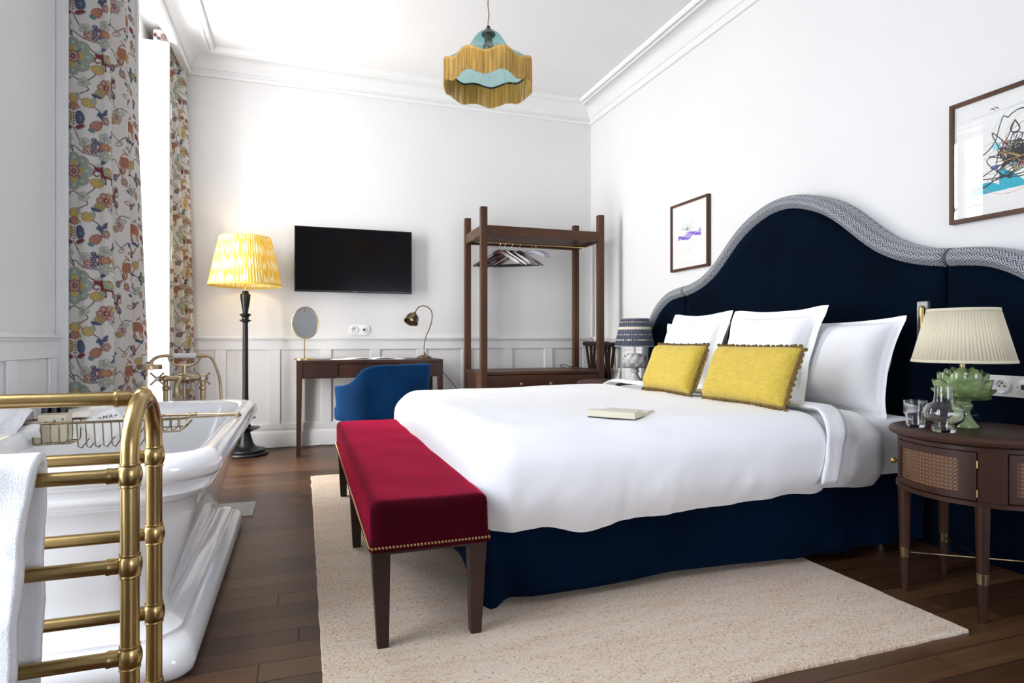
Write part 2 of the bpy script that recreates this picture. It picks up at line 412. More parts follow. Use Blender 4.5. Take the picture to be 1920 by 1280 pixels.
# ------------------------------------------------------------------ room shell
XR, YB, XW, XC = 2.78, 5.60, -1.12, -.90      # right wall, back wall, window wall, cornice line on the window side
ZC = 3.27
YN = -2.4
struct(MB().box(-1.45, XR+.15, YN-.15, YB+.15, -.1, 0).build('floor', 'floor', smooth=False))
struct(MB().box(-1.45, XR+.15, YN-.15, YB+.15, ZC, ZC+.1).build('ceiling', 'ceiling', smooth=False))
struct(MB().box(-1.45, XR+.15, YB, YB+.15, 0, ZC).build('wall_back', 'wall', smooth=False))
struct(MB().box(XR, XR+.15, YN, YB, 0, ZC).build('wall_right', 'wall', smooth=False))
# window wall: far opening plus one added for fill; near wall: added opening
WINS = [(4.22, 5.08, .0, 3.14), (.7, 1.9, .0, 3.0)]
mb = MB(); 
mb.box(-1.42, XW, YN, .7, 0, ZC).box(-1.42, XW, 1.9, 4.22, 0, ZC).box(-1.42, XW, 5.08, YB, 0, ZC)
mb.box(-1.42, XW, .7, 1.9, 3.0, ZC).box(-1.42, XW, 4.22, 5.08, 3.14, ZC)
struct(mb.build('wall_left', 'wall', smooth=False))
mb = MB().box(-1.12, .9, YN-.15, YN, 0, ZC).box(2.5, XR, YN-.15, YN, 0, ZC).box(.9, 2.5, YN-.15, YN, 0, .4).box(.9, 2.5, YN-.15, YN, 1.9, ZC)
struct(mb.build('wall_near', 'wall', smooth=False))

def window_x(nm, y0, y1, z0, z1, x):      # window in the left wall
    fr = MB()
    for a, b, c, d in ((y0, y0+.05, z0, z1), (y1-.05, y1, z0, z1), (y0+.05, y1-.05, z1-.06, z1), (y0+.05, y1-.05, z0, z0+.06)):
        fr.box(x-.06, x, a, b, c, d)
    ym = (y0+y1)/2; fr.box(x-.05, x+.01, ym-.04, ym+.04, z0+.06, z1-.06)
    for z in (z0+.9, z0+1.63, z0+2.35): fr.box(x-.045, x-.005, y0+.05, ym-.04, z-.014, z+.014).box(x-.045, x-.005, ym+.04, y1-.05, z-.014, z+.014)
    o = struct(fr.build(nm, 'trim', bevel=.004))
    MB().add([(x-.03, y0+.04, z0+.05), (x-.03, y1-.04, z0+.05), (x-.03, y1-.04, z1-.05), (x-.03, y0+.04, z1-.05)], [(0, 1, 2, 3)]).build('window_pane', 'pane', o, smooth=False)
    return o
window_x('window_1', 4.22, 5.08, 0, 3.14, -1.26)
window_x('fill_window_left', .7, 1.9, 0, 3.0, -1.26)  # unseen window, added to let in fill light

fr = MB()  # unseen rear window, added as an opening for the duvet fill
for a, b, c, d in ((.9, .95, .4, 1.9), (2.45, 2.5, .4, 1.9), (.95, 2.45, 1.85, 1.9), (.95, 2.45, .4, .45), (1.67, 1.73, .45, 1.85)): fr.box(a, b, YN-.10, YN-.04, c, d)
o = struct(fr.build('fill_window_rear', 'trim', bevel=.004)); MB().add([(.94, YN-.07, .44), (2.46, YN-.07, .44), (2.46, YN-.07, 1.86), (.94, YN-.07, 1.86)], [(0, 1, 2, 3)]).build('window_pane', 'pane', o, smooth=False)
# cornice all round
prof = [(0,3.105),(.022,3.105),(.03,3.118),(.03,3.132),(.022,3.14),(.022,3.158),(.034,3.162),(.042,3.172),(.052,3.20),(.075,3.228),(.11,3.248),(.15,3.257),
        (.165,3.257),(.168,3.238),(.178,3.232),(.19,3.238),(.194,3.25),(.204,3.25),(.208,3.24),(.218,3.236),(.228,3.244),(.232,3.272),(0,3.272)]
rings = [[(XC+p, YN+p, z), (XR-p, YN+p, z), (XR-p, YB-p, z), (XC+p, YB-p, z)] for p, z in prof]
struct(MB().rings(rings, close=True).build('trim_1', 'trim', sharp=25))
struct(MB().box(XC-.03, XC, YN, YB, 3.105, ZC).build('trim_2', 'trim', smooth=False))
# curtain track behind the cornice
struct(MB().box(-1.00, -.975, 1.3, 5.55, 3.235, 3.27).build('trim_3', 'trim', smooth=False))

# wainscot: one joined piece per wall
def wains_back():
    y = YB; mb = MB(); x0, x1 = XW, XR
    mb.box(x0, x1, y-.012, y, .836, .925); mb.box(x0, x1, y-.030, y, .928, .948); mb.box(x0, x1, y-.020, y, .915, .930)
    mb.box(x0, x1, y-.012, y, .15, .20)
    k = -.273-.423
    while k < x1:
        mb.box(max(k, x0), min(k+.088, x1), y-.012, y, .20, .836); k += .423
    return mb
struct(wains_back().build('trim_4', 'trim', bevel=.003))
def base_prof(): return [(0,0),(.022,0),(.022,.118),(.018,.128),(.010,.136),(.010,.146),(.004,.154),(0,.154)]
def base_run(a, b, axis, wall, sgn):
    mb = MB(); vs0 = []; vs1 = []
    for p, z in base_prof():
        if axis == 'x': vs0.append((a, wall-p, z)); vs1.append((b, wall-p, z))
        else: vs0.append((wall+sgn*p, a, z)); vs1.append((wall+sgn*p, b, z))
    return mb.rings([vs0, vs1])
struct(base_run(XW, XR, 'x', YB, -1).build('baseboard_back', 'trim', sharp=30))
def wains_side(x, sg, y0, y1, phase, skip=()):
    mb = MB()
    def bx(a, b, t, z0, z1): mb.box(min(x, x+sg*t), max(x, x+sg*t), a, b, z0, z1)
    bx(y0, y1, .012, .836, .925); bx(y0, y1, .030, .928, .948); bx(y0, y1, .020, .915, .930); bx(y0, y1, .012, .15, .20)
    k = phase
    while k < y1:
        if k+.088 > y0: bx(max(k, y0), min(k+.088, y1), .012, .20, .836)
        k += .423
    return mb
struct(wains_side(XR, -1, YN, YB-.012, YN+.12).build('trim_5', 'trim', bevel=.003))
struct(base_run(YN, YB-.022, 'y', XR, -1).build('baseboard_right', 'trim', sharp=30))
struct(wains_side(XW, 1, 1.9, 3.46, 3.352-.423*6).build('trim_6', 'trim', bevel=.003))
struct(base_run(1.9, 3.46, 'y', XW, 1).build('baseboard_left', 'trim', sharp=30))
# casing beside the window niche
mb = MB().box(XW, XW+.035, 3.46, 3.60, 0, ZC).box(XW, XW+.05, 3.455, 3.475, 0, ZC)
struct(mb.build('trim_7', 'trim', bevel=.004))

# folding interior shutters standing at both sides of the window
def shutter(y, label, x1=-.925):
    t = thing('window_shutter', label, 'shutter', (XW, y, 0), 0, 'folded window shutters')
    for i, dy in enumerate((0, .034)):
        mb = MB(); a, b = -1.115+.01*i, x1-.018*i
        Y0, Y1 = y+dy, y+dy+.028
        mb.box(a, b, Y0+.006, Y1-.006, .03, 3.10)
        for z0, z1 in ((.03, .14), (1.02, 1.10), (2.0, 2.08), (3.0, 3.10)): mb.box(a+.045, b-.045, Y0, Y1, z0, z1)
        mb.box(a, a+.045, Y0, Y1, .03, 3.10).box(b-.045, b, Y0, Y1, .03, 3.10)
        mb.build('shutter_leaf', 'trim', t, bevel=.003)
    for z in ((.5, 1.55, 2.6) if y > 5 else ()): MB().tube([(x1+.004, y+.03, z-.05), (x1+.004, y+.03, z+.05)], .006, 8).build('hinge', 'trim', t)
shutter(5.02, 'tall white shutter leaves folded beside the far curtain, catching the daylight')
shutter(4.17, 'tall white shutter leaves folded behind the near patterned curtain', -.935)

# ------------------------------------------------------------------ curtains
S = 2                                     # canvas cells per unit; one unit = 3.35 mm
TW, TH = 300, 215
WHT = (.72, .69, .65)
cv = np.zeros((TH*S, TW*S, 3)); cv[:] = WHT
YY, XX = np.mgrid[0:TH*S, 0:TW*S]
def _wrap(dx, n): return (dx + n/2) % n - n/2
GRN=(.30,.37,.29); LGR=(.47,.52,.43); YEL=(.58,.40,.06); ORG=(.44,.15,.055); RED=(.20,.018,.035); COR=(.46,.17,.11); BLU=(.06,.08,.18); NAV=(.06,.05,.13); PUR=(.12,.05,.08); BRN=(.25,.09,.05); PNK=(.52,.33,.27); TEA=(.10,.22,.25); GOL=(.42,.30,.10)
def ell(cx, cy, rx, ry, col, rot=0, edge=None, ew=1.0):
    dx = _wrap(XX/S-cx, TW); dy = _wrap(YY/S-cy, TH); a = R(rot)
    u = dx*math.cos(a)+dy*math.sin(a); v = -dx*math.sin(a)+dy*math.cos(a)
    if edge: cv[(u/(rx+ew))**2+(v/(ry+ew))**2 < 1] = edge
    cv[(u/rx)**2+(v/ry)**2 < 1] = col
def line(pts, w, col):
    P = crom([(x, y, 0) for x, y in pts], 10) if len(pts) > 2 else [Vector((x, y, 0)) for x, y in pts]
    for a, b in zip(P[:-1], P[1:]):
        dx = _wrap(XX/S-a.x, TW); dy = _wrap(YY/S-a.y, TH); ex, ey = b.x-a.x, b.y-a.y; L = ex*ex+ey*ey+1e-9
        t = np.clip((dx*ex+dy*ey)/L, 0, 1); cv[(dx-t*ex)**2+(dy-t*ey)**2 < (w/2)**2] = col
def poly(pts, col, edge=None, ew=1.2):
    cx = sum(p[0] for p in pts)/len(pts); cy = sum(p[1] for p in pts)/len(pts)
    dx = _wrap(XX/S-cx, TW); dy = _wrap(YY/S-cy, TH); ins = np.zeros(dx.shape, bool)
    q = [(p[0]-cx, p[1]-cy) for p in pts]
    for (x0, y0), (x1, y1) in zip(q, q[1:]+q[:1]):
        c = ((y0 > dy) != (y1 > dy)); xx = x0+(dy-y0)*(x1-x0)/((y1-y0) if y1 != y0 else 1e-9); ins ^= c & (dx < xx)
    cv[ins] = col
    if edge:
        for a, b in zip(pts, pts[1:]+pts[:1]): line([a, b], ew, edge)
def leaf(x, y, L, ang, col, edge=None, wd=.36):
    a = R(ang); ell(x+L/2*math.cos(a), y+L/2*math.sin(a), L/2, L*wd/2, col, ang, edge, .8)
def posy(x, y, r, n, col, mid, edge=None, sq=1):
    for k in range(n):
        a = 2*PI*k/n; ell(x+r*.62*math.cos(a), y+r*.62*math.sin(a)*sq, r*.42, r*.42, col, 0, edge, .8)
    for k in range(n):
        a = 2*PI*k/n; ell(x+r*.70*math.cos(a), y+r*.70*math.sin(a)*sq, r*.17, r*.17, tuple(.5*q+.5*w for q, w in zip(col, WHT)), 0, edge or mid, .5)
    ell(x, y, r*.3, r*.3, mid, 0, edge, .7); ell(x, y, r*.12, r*.12, WHT)
# winding stems
for pts in ([(19,72),(19,60),(40,74),(60,76),(72,70)], [(4,52),(19,70),(8,40),(19,24)], [(19,145),(38,158),(45,170),(28,182),(45,194),(60,206),(70,222)], [(19,145),(4,156),(0,168)],
            [(38,158),(52,142),(58,128)], [(58,74),(45,62),(30,46),(20,26)], [(30,84),(45,90),(58,100),(66,96)], [(67,59),(90,60),(110,72),(127,44)], [(86,90),(110,100),(125,108),(140,90)],
            [(127,44),(140,30),(165,31),(180,48),(175,66)], [(110,58),(130,70),(150,69),(170,72),(190,60)], [(132,2),(120,20),(108,30)], [(170,12),(185,25),(200,45),(215,60)], [(165,31),(178,5),(190,-10)],
            [(220,70),(235,60),(250,75),(262,100)], [(215,120),(205,100),(215,80)], [(262,100),(280,120),(290,150),(275,170)], [(240,180),(255,170),(275,172)], [(230,10),(250,20),(270,8),(290,20),(298,50)]):
    line(pts, 1.9, PUR)
# big sage flower
for k in range(8):
    a = 2*PI*k/8; ell(20+22*math.cos(a), 108+24*math.sin(a), 11, 11, GRN, 0, COR, .7); ell(20+24*math.cos(a), 108+26*math.sin(a), 3, 3, LGR)
ell(20, 108, 22, 24, GRN)
for k in range(4):
    a = PI/2*k; ell(20+13*math.cos(a), 108+14*math.sin(a), 6, 6.5, YEL)
    a += PI/4; line([(20+9*math.cos(a), 108+9*math.sin(a)), (20+20*math.cos(a), 108+20*math.sin(a))], 1.6, BLU)
posy(20, 108, 11, 8, COR, BLU, RED)
def elephant(x, y, s=1, flip=1, body=RED, cloth=GRN):
    f = flip; e = lambda a, b, c, d, col, r=0: ell(x+f*a*s, y+b*s, c*s, d*s, col, r*f)
    e(0, 0, 16, 11, body, 18); e(-16, -8, 8, 7, body); e(-17, -14, 7, 3, LGR)
    line([(x-f*20*s, y-6*s), (x-f*24*s, y+2*s), (x-f*20*s, y+8*s), (x-f*17*s, y+5*s)], 2.6*s, body)
    for lx in (-12, -7, 9, 14):
        line([(x+f*lx*s, y+4*s), (x+f*(lx+1)*s, y+21*s)], 4.6*s, body); line([(x+f*(lx-1.5)*s, y+18*s), (x+f*(lx+3)*s, y+18*s)], 1.2*s, PNK)
    poly([(x-f*10*s, y-11*s), (x+f*14*s, y-5*s), (x+f*15*s, y+8*s), (x-f*8*s, y+4*s)], cloth, YEL)
    poly([(x-f*2*s, y-9*s), (x+f*10*s, y-8*s), (x+f*12*s, y+2*s), (x+f*2*s, y)], YEL if cloth != YEL else ORG)
    for k in range(4): ell(x+f*(-5+5*k)*s, y+(1+1.3*k)*s, 1.2*s, 1.2*s, TEA)
elephant(76, 108, .95); elephant(222, 128, .9, -1)
# sage small flowers
for x, y in ((38,156),(40,84-30),(130,100),(205,100),(178,60),(8,46),(290,150)): posy(x, y, 9, 5, LGR, COR, GRN)
for x, y in ((4,150),(46,66),(71,9),(142,108),(186,196),(262,100),(298,52)): posy(x, y, 8, 5, RED, YEL, PNK)
# exotic bird-flower
posy(72, 160, 14, 6, COR, RED, BRN); posy(84, 176, 8, 4, LGR, RED, GRN); ell(62, 172, 7, 9, GOL, 20, BRN); ell(88, 152, 8, 5, YEL, -30, BRN); ell(92, 170, 6, 5, COR, 0, RED); ell(78, 148, 5, 3, PNK, 0, RED)
posy(245, 190, 13, 6, PNK, RED, RED); ell(232, 200, 8, 5, GOL, 30, BRN); ell(258, 180, 8, 4, LGR, -20, GRN)
# yellow buds
for x, y in ((45,194),(58,128),(127,44),(20,186),(215,60)):
    ell(x, y, 9, 8, YEL, 20, BRN); ell(x+7, y-5, 4, 5, GRN, 0, YEL)
    for k in range(3): line([(x-6+4*k, y-5), (x-5+4*k, y+5)], .9, GOL)
# blue birds and leaves
for x, y, a in ((50,176,20),(84,28,-20),(92,34,160),(132,0,200),(132,2,-30),(60,208,70),(66,214,-60),(64,92,-70),(150,120,30),(158,128,120),(110,120,210),(190,60,-40),(250,75,40),(280,120,200),(270,8,60),(150,150,30)):
    leaf(x, y, 14, a, BLU, TEA); leaf(x, y, 9, a+35, BLU)
for x, y, a in ((165,31,0),(170,24,-160),(178,5,-60),(200,40,20),(240,30,-20),(282,172,50),(262,140,10)): leaf(x, y, 20, a, PNK, BRN, .4); leaf(x+2, y, 15, a, WHT, None, .22)
# peacock pair and tree
ell(8, 8, 8, 13, YEL, 10, BRN); ell(32, 8, 8, 13, BLU, -10, TEA); line([(20, -6), (20, 22)], 2, RED)
for k in range(5): line([(13, -4+5*k), (20, 0+5*k), (27, -4+5*k)], 1.3, PUR)
ell(20, -14, 9, 7, COR, 0, RED); ell(10, -12, 4, 4, BLU); ell(30, -12, 4, 3, GOL); ell(8, 25, 9, 4, RED, 15, PNK); ell(32, 25, 9, 4, RED, -15, PNK); ell(5, 8, 3, 5, LGR); ell(34, 10, 3, 5, TEA)
# compound flower, left in blue, right in yellow
posy(56, 52, 8, 3, NAV, RED, BLU); posy(56, 66, 8, 3, BLU, COR, NAV); ell(70, 59, 10, 8, COR, 0, RED); posy(70, 42, 10, 5, LGR, COR, GRN); posy(70, 76, 10, 5, GRN, PNK, LGR)
poly([(80, 59), (90, 50), (98, 44), (96, 56), (102, 60), (96, 66), (98, 76), (88, 70)], YEL, BRN); ell(90, 60, 3, 3, BLU, 0, WHT); ell(84, 44, 7, 4, LGR, -30, GRN); ell(84, 76, 7, 4, LGR, 30, GRN)
for k in range(4): ell(66+3*k, 59, 1, 4, YEL)
# clover
for a in (0, 90, 180, 270): ell(148+9*math.cos(R(a)), 72+9*math.sin(R(a)), 6, 6, BLU, 0, TEA)
ell(162, 72, 8, 7, GOL, 0, BRN); ell(148, 72, 3, 3, YEL); ell(172, 74, 5, 8, BLU, 30)
# tiger
def tiger(x, y, f=1):
    ell(x, y, 18, 11, ORG, 8); ell(x-f*17, y-4, 9, 8, ORG); ell(x+f*12, y+4, 9, 9, ORG)
    for lx in (-14, -6, 8, 15): line([(x+f*lx, y+6), (x+f*(lx-2), y+16), (x+f*(lx+2), y+24)], 4.2, ORG)
    line([(x+f*17, y-6), (x+f*8, y-17), (x-f*2, y-16), (x+f*10, y-24)], 2.4, ORG)
    for k in range(8): line([(x-16+4.4*k, y-9), (x-14+4.4*k, y+8)], 1.0, BRN)
    ell(x-f*21, y-5, 1.5, 1.5, NAV)
tiger(126, 181); tiger(270, 60, -1)
# small beasts and paisleys
ell(96, 2, 5, 14, YEL, 10, GOL); ell(94, -14, 4, 4, YEL); line([(94, 14), (90, 24)], 3, YEL); line([(99, 12), (102, 22)], 3, YEL)
ell(56, 20, 7, 10, COR, 30, RED); ell(50, 30, 5, 4, TEA, 30)
ell(112, 12, 5, 11, COR, -35, RED); ell(116, 26, 4, 4, RED)
for x, y in ((116,134),(196,10),(236,96),(290,195)): posy(x, y, 7, 5, BLU, YEL, NAV); leaf(x+5, y-3, 12, -30, COR, RED)
ell(186, 160, 6, 12, GOL, 30, GRN); ell(190, 146, 6, 7, LGR, 0, GRN); ell(180, 172, 6, 4, RED, 0, PNK); ell(160, 195, 8, 5, RED, 20, COR); ell(172, 204, 7, 5, NAV)
for x, y in ((104,60),(100,120),(104,196),(158,170),(200,180),(212,12),(160,8),(236,150),(282,30),(186,110),(112,88)):
    posy(x, y, 7, 5, (COR, LGR, BLU, PNK)[(x+y) % 4], (YEL, RED, WHT)[x % 3], BRN); leaf(x+6, y+5, 11, (x*7) % 360, (BLU, GRN, GOL)[y % 3], PUR); leaf(x-6, y-4, 10, (y*5) % 360, (GRN, RED)[x % 2], PUR)
for pts in ([(104,60),(112,74),(112,88)], [(100,120),(96,140),(104,158)], [(104,196),(118,206),(132,216)], [(158,170),(180,168),(200,180),(206,200)], [(186,110),(196,96),(205,100)], [(236,150),(238,168),(250,176)], [(282,30),(292,16),(300,4)]): line(pts, 1.7, PUR)
_r = np.random.RandomState(3)
_non = np.abs(cv-np.array(WHT)).sum(2) > .02
_th = 1+.28*(_r.rand(TH*S, TW*S//2).repeat(2, 1)-.5)                       # short stitches
cv[_non] *= _th[_non][:, None]
_sp = _non & (_r.rand(TH*S, TW*S) < .07); cv[_sp] = cv[_sp]*.5+np.array(WHT)*.45
_ed = _non & ~(np.roll(_non, 1, 0) & np.roll(_non, -1, 0) & np.roll(_non, 1, 1) & np.roll(_non, -1, 1)); cv[_ed] *= .62
_g = cv.mean(2, keepdims=True); cv = np.where(_non[:, :, None], cv*.86+_g*.14, cv)*.94
cv = cv*.5+.125*(np.roll(cv, 1, 0)+np.roll(cv, -1, 0)+np.roll(cv, 1, 1)+np.roll(cv, -1, 1))
CVS = cv

def curtain(name, label, plan, z0, z1, scalefn, lab_s0=0, step=.0034, group=None):
    P = crom([(x, y, 0) for x, y in plan], 14)
    L = [0]
    for a, b in zip(P[:-1], P[1:]): L.append(L[-1]+(b-a).length)
    tot = L[-1]; nu = int(tot/step); nv = int((z1-z0)/step)
    px = np.interp(np.linspace(0, tot, nu+1), L, [p.x for p in P]); py = np.interp(np.linspace(0, tot, nu+1), L, [p.y for p in P])
    sarr = np.linspace(0, tot, nu+1); z = np.linspace(z1, z0, nv+1)
    V = np.zeros((nu+1, nv+1, 3)); ax, ay = plan[0]
    for j in range(nv+1):
        fx, fy, amp = scalefn(z[j])
        rip = amp*.006*np.sin(sarr*34+z[j]*.9)
        V[:, j, 0] = ax+(px-ax)*fx+rip; V[:, j, 1] = ay+(py-ay)*fy+rip*.6; V[:, j, 2] = z[j]
    mb = MB(); vs = V.reshape(-1, 3)
    me = bpy.data.meshes.new(name)
    i, j = np.meshgrid(np.arange(nu), np.arange(nv), indexing='ij'); a = (i*(nv+1)+j).ravel()
    faces = np.stack([a, a+nv+1, a+nv+2, a+1], 1)
    off = Vector((float(vs[:,0].mean()), float(vs[:,1].mean()), z0)); vs = vs-np.array(off)
    me.vertices.add(len(vs)); me.vertices.foreach_set('co', vs.ravel().astype(np.float32))
    me.loops.add(len(faces)*4); me.loops.foreach_set('vertex_index', faces.ravel().astype(np.int32))
    me.polygons.add(len(faces)); me.polygons.foreach_set('loop_start', np.arange(0, len(faces)*4, 4, dtype=np.int32)); me.polygons.foreach_set('use_smooth', [True]*len(faces))
    me.update(calc_edges=True)
    ui = ((sarr/.0026+lab_s0)*S).astype(int) % (TW*S); hw = 637-(z-.92)*1138/3.15
    vi = (((3.12-z)/.0026+9.2)*S).astype(int) % (TH*S)
    colr = np.ones(((nu+1)*(nv+1), 4), np.float32); colr[:, :3] = CVS[vi][:, ui].transpose(1, 0, 2).reshape(-1, 3)
    ca = me.color_attributes.new('print', 'FLOAT_COLOR', 'POINT'); ca.data.foreach_set('color', colr.ravel())
    me.materials.append(M['curtain']); me.validate()
    o = bpy.data.objects.new(name, me); COL.objects.link(o); o.location = off
    tag(o, label, 'curtain', group); return o, V
cn, Vn = curtain('curtain', 'long embroidered curtain of animals and flowers beside the bathtub, nearest the camera',
        [(-1.105,3.50),(-1.08,3.490),(-1.04,3.495),(-1.0,3.482),(-.96,3.498),(-.93,3.497),(-.905,3.545),(-.95,3.60),(-1.05,3.64),(-1.05,3.68),(-.95,3.74),(-.905,3.82),(-.90,3.87),(-.95,3.92),(-1.04,3.95),(-1.04,4.0),(-.95,4.06),(-.905,4.15),(-.895,4.22),(-.93,4.27),(-.99,4.30)],
        .02, 3.24, lambda z: (1+.03*max(0, (1.6-z)), interp(z, [.0, .9, 1.7, 2.6, 3.3], [1.04, 1.0, .82, .56, .46]), interp(z, [0, 3.2], [.7, 1.3])), 0, .0026, 'embroidered curtains')
curtain('curtain', 'narrow embroidered curtain bunched in the far corner behind the floor lamp',
        [(-1.06,5.16),(-1.0,5.15),(-.955,5.17),(-.94,5.21),(-.99,5.25),(-1.02,5.28),(-.97,5.31),(-.91,5.33),(-.90,5.36),(-.95,5.39),(-.98,5.42),(-.93,5.45),(-.865,5.48),(-.86,5.515),(-.90,5.545)],
        .02, 3.24, lambda z: (interp(z, [0, .9, 1.8, 3.1], [1.2, 1.12, 1.0, .78]), 1, 1), 150, .0050, 'embroidered curtains')
# white lining folded round the leading edge of the near curtain
# ------------------------------------------------------------------ bathtub
t = thing('bathtub', 'white freestanding enamel bathtub with rolled rim on a plinth', 'bathtub', (-.6, 2.58, 0))
ox0, ox1, oy0, oy1 = -.99, -.215, 1.765, 3.41
prof = [(.085,.0,.05),(.072,.012,.055),(.066,.035,.06),(.070,.062,.065),(.085,.085,.07),(.105,.092,.08),(.112,.100,.09),(.112,.108,.09),(.128,.116,.10),(.150,.124,.11),
        (.162,.14,.12),(.158,.175,.13),(.138,.24,.15),(.110,.33,.16),(.088,.42,.16),(.074,.472,.16),(.060,.482,.16),(.046,.492,.15),(.036,.507,.15),(.040,.522,.15),(.050,.530,.15),
        (.040,.537,.15),(.016,.543,.15),(.003,.560,.14),(.0,.580,.14),(.006,.602,.14),(.022,.616,.13),(.042,.620,.12),(.062,.614,.11),(.078,.598,.10),(.088,.575,.10),
        (.102,.50,.11),(.120,.40,.12),(.150,.28,.14),(.19,.20,.15),(.25,.165,.14),(.33,.155,.05)]
mb = MB().rings([rrect(ox0+i, ox1-i, oy0+i, oy1-i, r, z, 10) for i, z, r in prof], cap0=False)
mb.build('tub_shell', 'enamel', t, sharp=60)
MB().lathe([(.0,.158),(.032,.158),(.032,.163),(.026,.165),(0,.165)], (-.6, 3.0, 0), 20).build('plug', 'brass_fix', t)
# freestanding bath filler with hand shower
t = thing('bath_filler', 'freestanding antique brass bath mixer with hand shower behind the tub', 'tap', (-.58, 3.52, 0))
Y = 3.52; B = 'brass_fix'
for x in (-.665, -.495):
    o = MB().tube([(x, Y, 0), (x, Y, .72)], .0125, 14).lathe([(.032,0),(.032,.012),(.018,.02),(.0125,.03)], (x, Y, 0), 20).lathe([(.0125,.66),(.017,.665),(.017,.68),(.0125,.685)], (x, Y, 0), 16).sphere((x, Y, .722), .019).build('standpipe', B, t)
MB().tube([(-.69, Y, .722), (-.47, Y, .722)], .0125, 14).lathe([(.018,-.025),(.021,-.02),(.021,.02),(.018,.025)], (-.58, Y, .722), 16, 'x').sphere((-.58, Y, .722), .025).build('mixer_body', B, t)
MB().tube(crom([(-.585, Y-.01, .722), (-.59, Y-.05, .72), (-.60, Y-.085, .69), (-.60, Y-.09, .655)], 5), .013, 12).lathe([(.016,.63),(.018,.64),(.018,.655)], (-.60, Y-.09, 0), 14).build('spout', B, t)
for x, s in ((-.70, -1), (-.485, 1)):
    xx, yy = (x, Y-.02) if s < 0 else (x, Y-.045)
    hub = MB().sphere((xx, yy, .722), .013, 10)
    for a in range(4):
        ca, sa = math.cos(PI/4+a*PI/2), math.sin(PI/4+a*PI/2)
        p1 = (xx+ca*.038, yy, .722+sa*.038); hub.tube([(xx, yy, .722), p1], [.006, .0045], 8).sphere(p1, .0065, 8)
    hub.tube([(xx, yy, .722), (xx*0.98-.005, Y, .722)], .009, 10)
    hd = hub.build('cross_handle', 'brass_fix', t)
    MB().lathe([(0,-.016),(.009,-.016),(.0105,-.01),(.0105,0)], (xx, yy, .722), 14, 'y').build('handle_button', 'ceramic', hd, label='white porcelain handle button')
MB().tube([(-.58, Y, .735), (-.58, Y, .785)], .009, 10).tube(crom([(-.655, Y, .835), (-.645, Y, .81), (-.615, Y, .79), (-.58, Y, .785), (-.545, Y, .79), (-.515, Y, .81), (-.505, Y, .835)], 4), .005, 8).tube([(-.58, Y, .722), (-.58, Y, .60)], .008, 8).build('cradle', B, t)
MB().tube([(-.63, Y, .838), (-.525, Y, .838)], .0135, 14).build('shower_handle', 'ceramic', t, label='white porcelain shower handle')
MB().tube(crom([(-.525, Y, .838), (-.49, Y, .838), (-.475, Y, .838)], 3), .010, 12).build('hose_union', B, t)
MB().tube(crom([(-.63, Y, .838), (-.68, Y, .838), (-.715, Y, .825), (-.735, Y-.01, .80)], 5), .0085, 12).build('shower_arm', B, t)
MB().lathe([(0,.81),(.012,.81),(.02,.80),(.052,.795),(.056,.79),(.056,.772),(.050,.770),(0,.770)], (-.735, Y-.01, 0), 28).build('shower_head', B, t)
MB().tube(crom([(-.475, Y, .838), (-.45, Y-.005, .82), (-.425, Y-.01, .76), (-.41, Y-.01, .68), (-.405, Y-.01, .5), (-.42, Y, .2), (-.47, Y+.01, .12), (-.50, Y, .25), (-.51, Y, .45)], 8), .007, 10).build('shower_hose', B, t)

# bath rack
t = thing('bath_rack', 'antique brass wire bath rack laid across the tub rim', 'bath rack', (-.6, 2.6, .62))
z = .628; ya, yb = 2.525, 2.655
f = MB().tube([(-.93, ya, z), (-.44, ya, z), (-.41, ya+.02, z), (-.41, yb-.02, z), (-.44, yb, z), (-.93, yb, z), (-.965, (ya+yb)/2, z-.002)], .0045, 8, closed=True)
f.build('frame', 'brass_dark', t)
MB().tube([(-.50, ya+.02, z), (-.245, ya+.055, z)], .004, 8).tube([(-.50, yb-.01, z+.004), (-.245, ya+.075, z+.004)], .004, 8).tube([(-.245, ya+.045, z), (-.235, ya+.065, z), (-.245, ya+.085, z+.002)], .008, 8).tube([(-.42, yb-.02, z+.004), (-.39, yb-.03, z+.004)], .0075, 8).build('extension_arm', 'brass_fix', t)
MB().tube([(-.93, (ya+yb)/2, z), (-.985, (ya+yb)/2, z)], .006, 8).build('extension_arm', 'brass_dark', t)
def uw(x, d, y0=ya, y1=yb): return crom([(x, y0, z), (x, y0+.002, z-d+.015), (x, y0+.02, z-d), (x, y1-.02, z-d), (x, y1-.002, z-d+.015), (x, y1, z)], 3)
w = MB()
for k in range(5): w.tube(uw(-.885+.026*k, .075), .0022, 6)
for dy in (.02, .065, .11): w.tube([(-.885, ya+dy, z-.075), (-.78, ya+dy, z-.075)], .0025, 6)
w.tube(crom([(-.885, ya, z), (-.88, ya, z-.06), (-.865, ya, z-.072), (-.80, ya, z-.070), (-.782, ya, z-.055), (-.78, ya, z)], 4), .0022, 6)
w.build('wire_basket', 'brass_dark', t)
w = MB()
for k in range(9):
    x = -.755+.026*k; w.tube([(x, ya, z), (x+.004, ya+.003, z-.085), (x+.012, ya+.012, z-.092), (x+.03, yb-.03, z-.04), (x+.03, yb, z)], .0022, 6)
w.build('wire_basket', 'brass_dark', t)
w = MB()
for k in range(4): w.tube(uw(-.515+.028*k, .045), .0022, 6)
w.tube([(-.53, ya, z-.045), (-.43, ya, z-.045), (-.41, ya+.01, z-.02), (-.41, ya+.01, z)], .0035, 6).tube([(-.53, yb, z-.045), (-.43, yb, z-.045), (-.41, yb-.01, z-.02)], .0035, 6)
w.build('wire_basket', 'brass_dark', t)
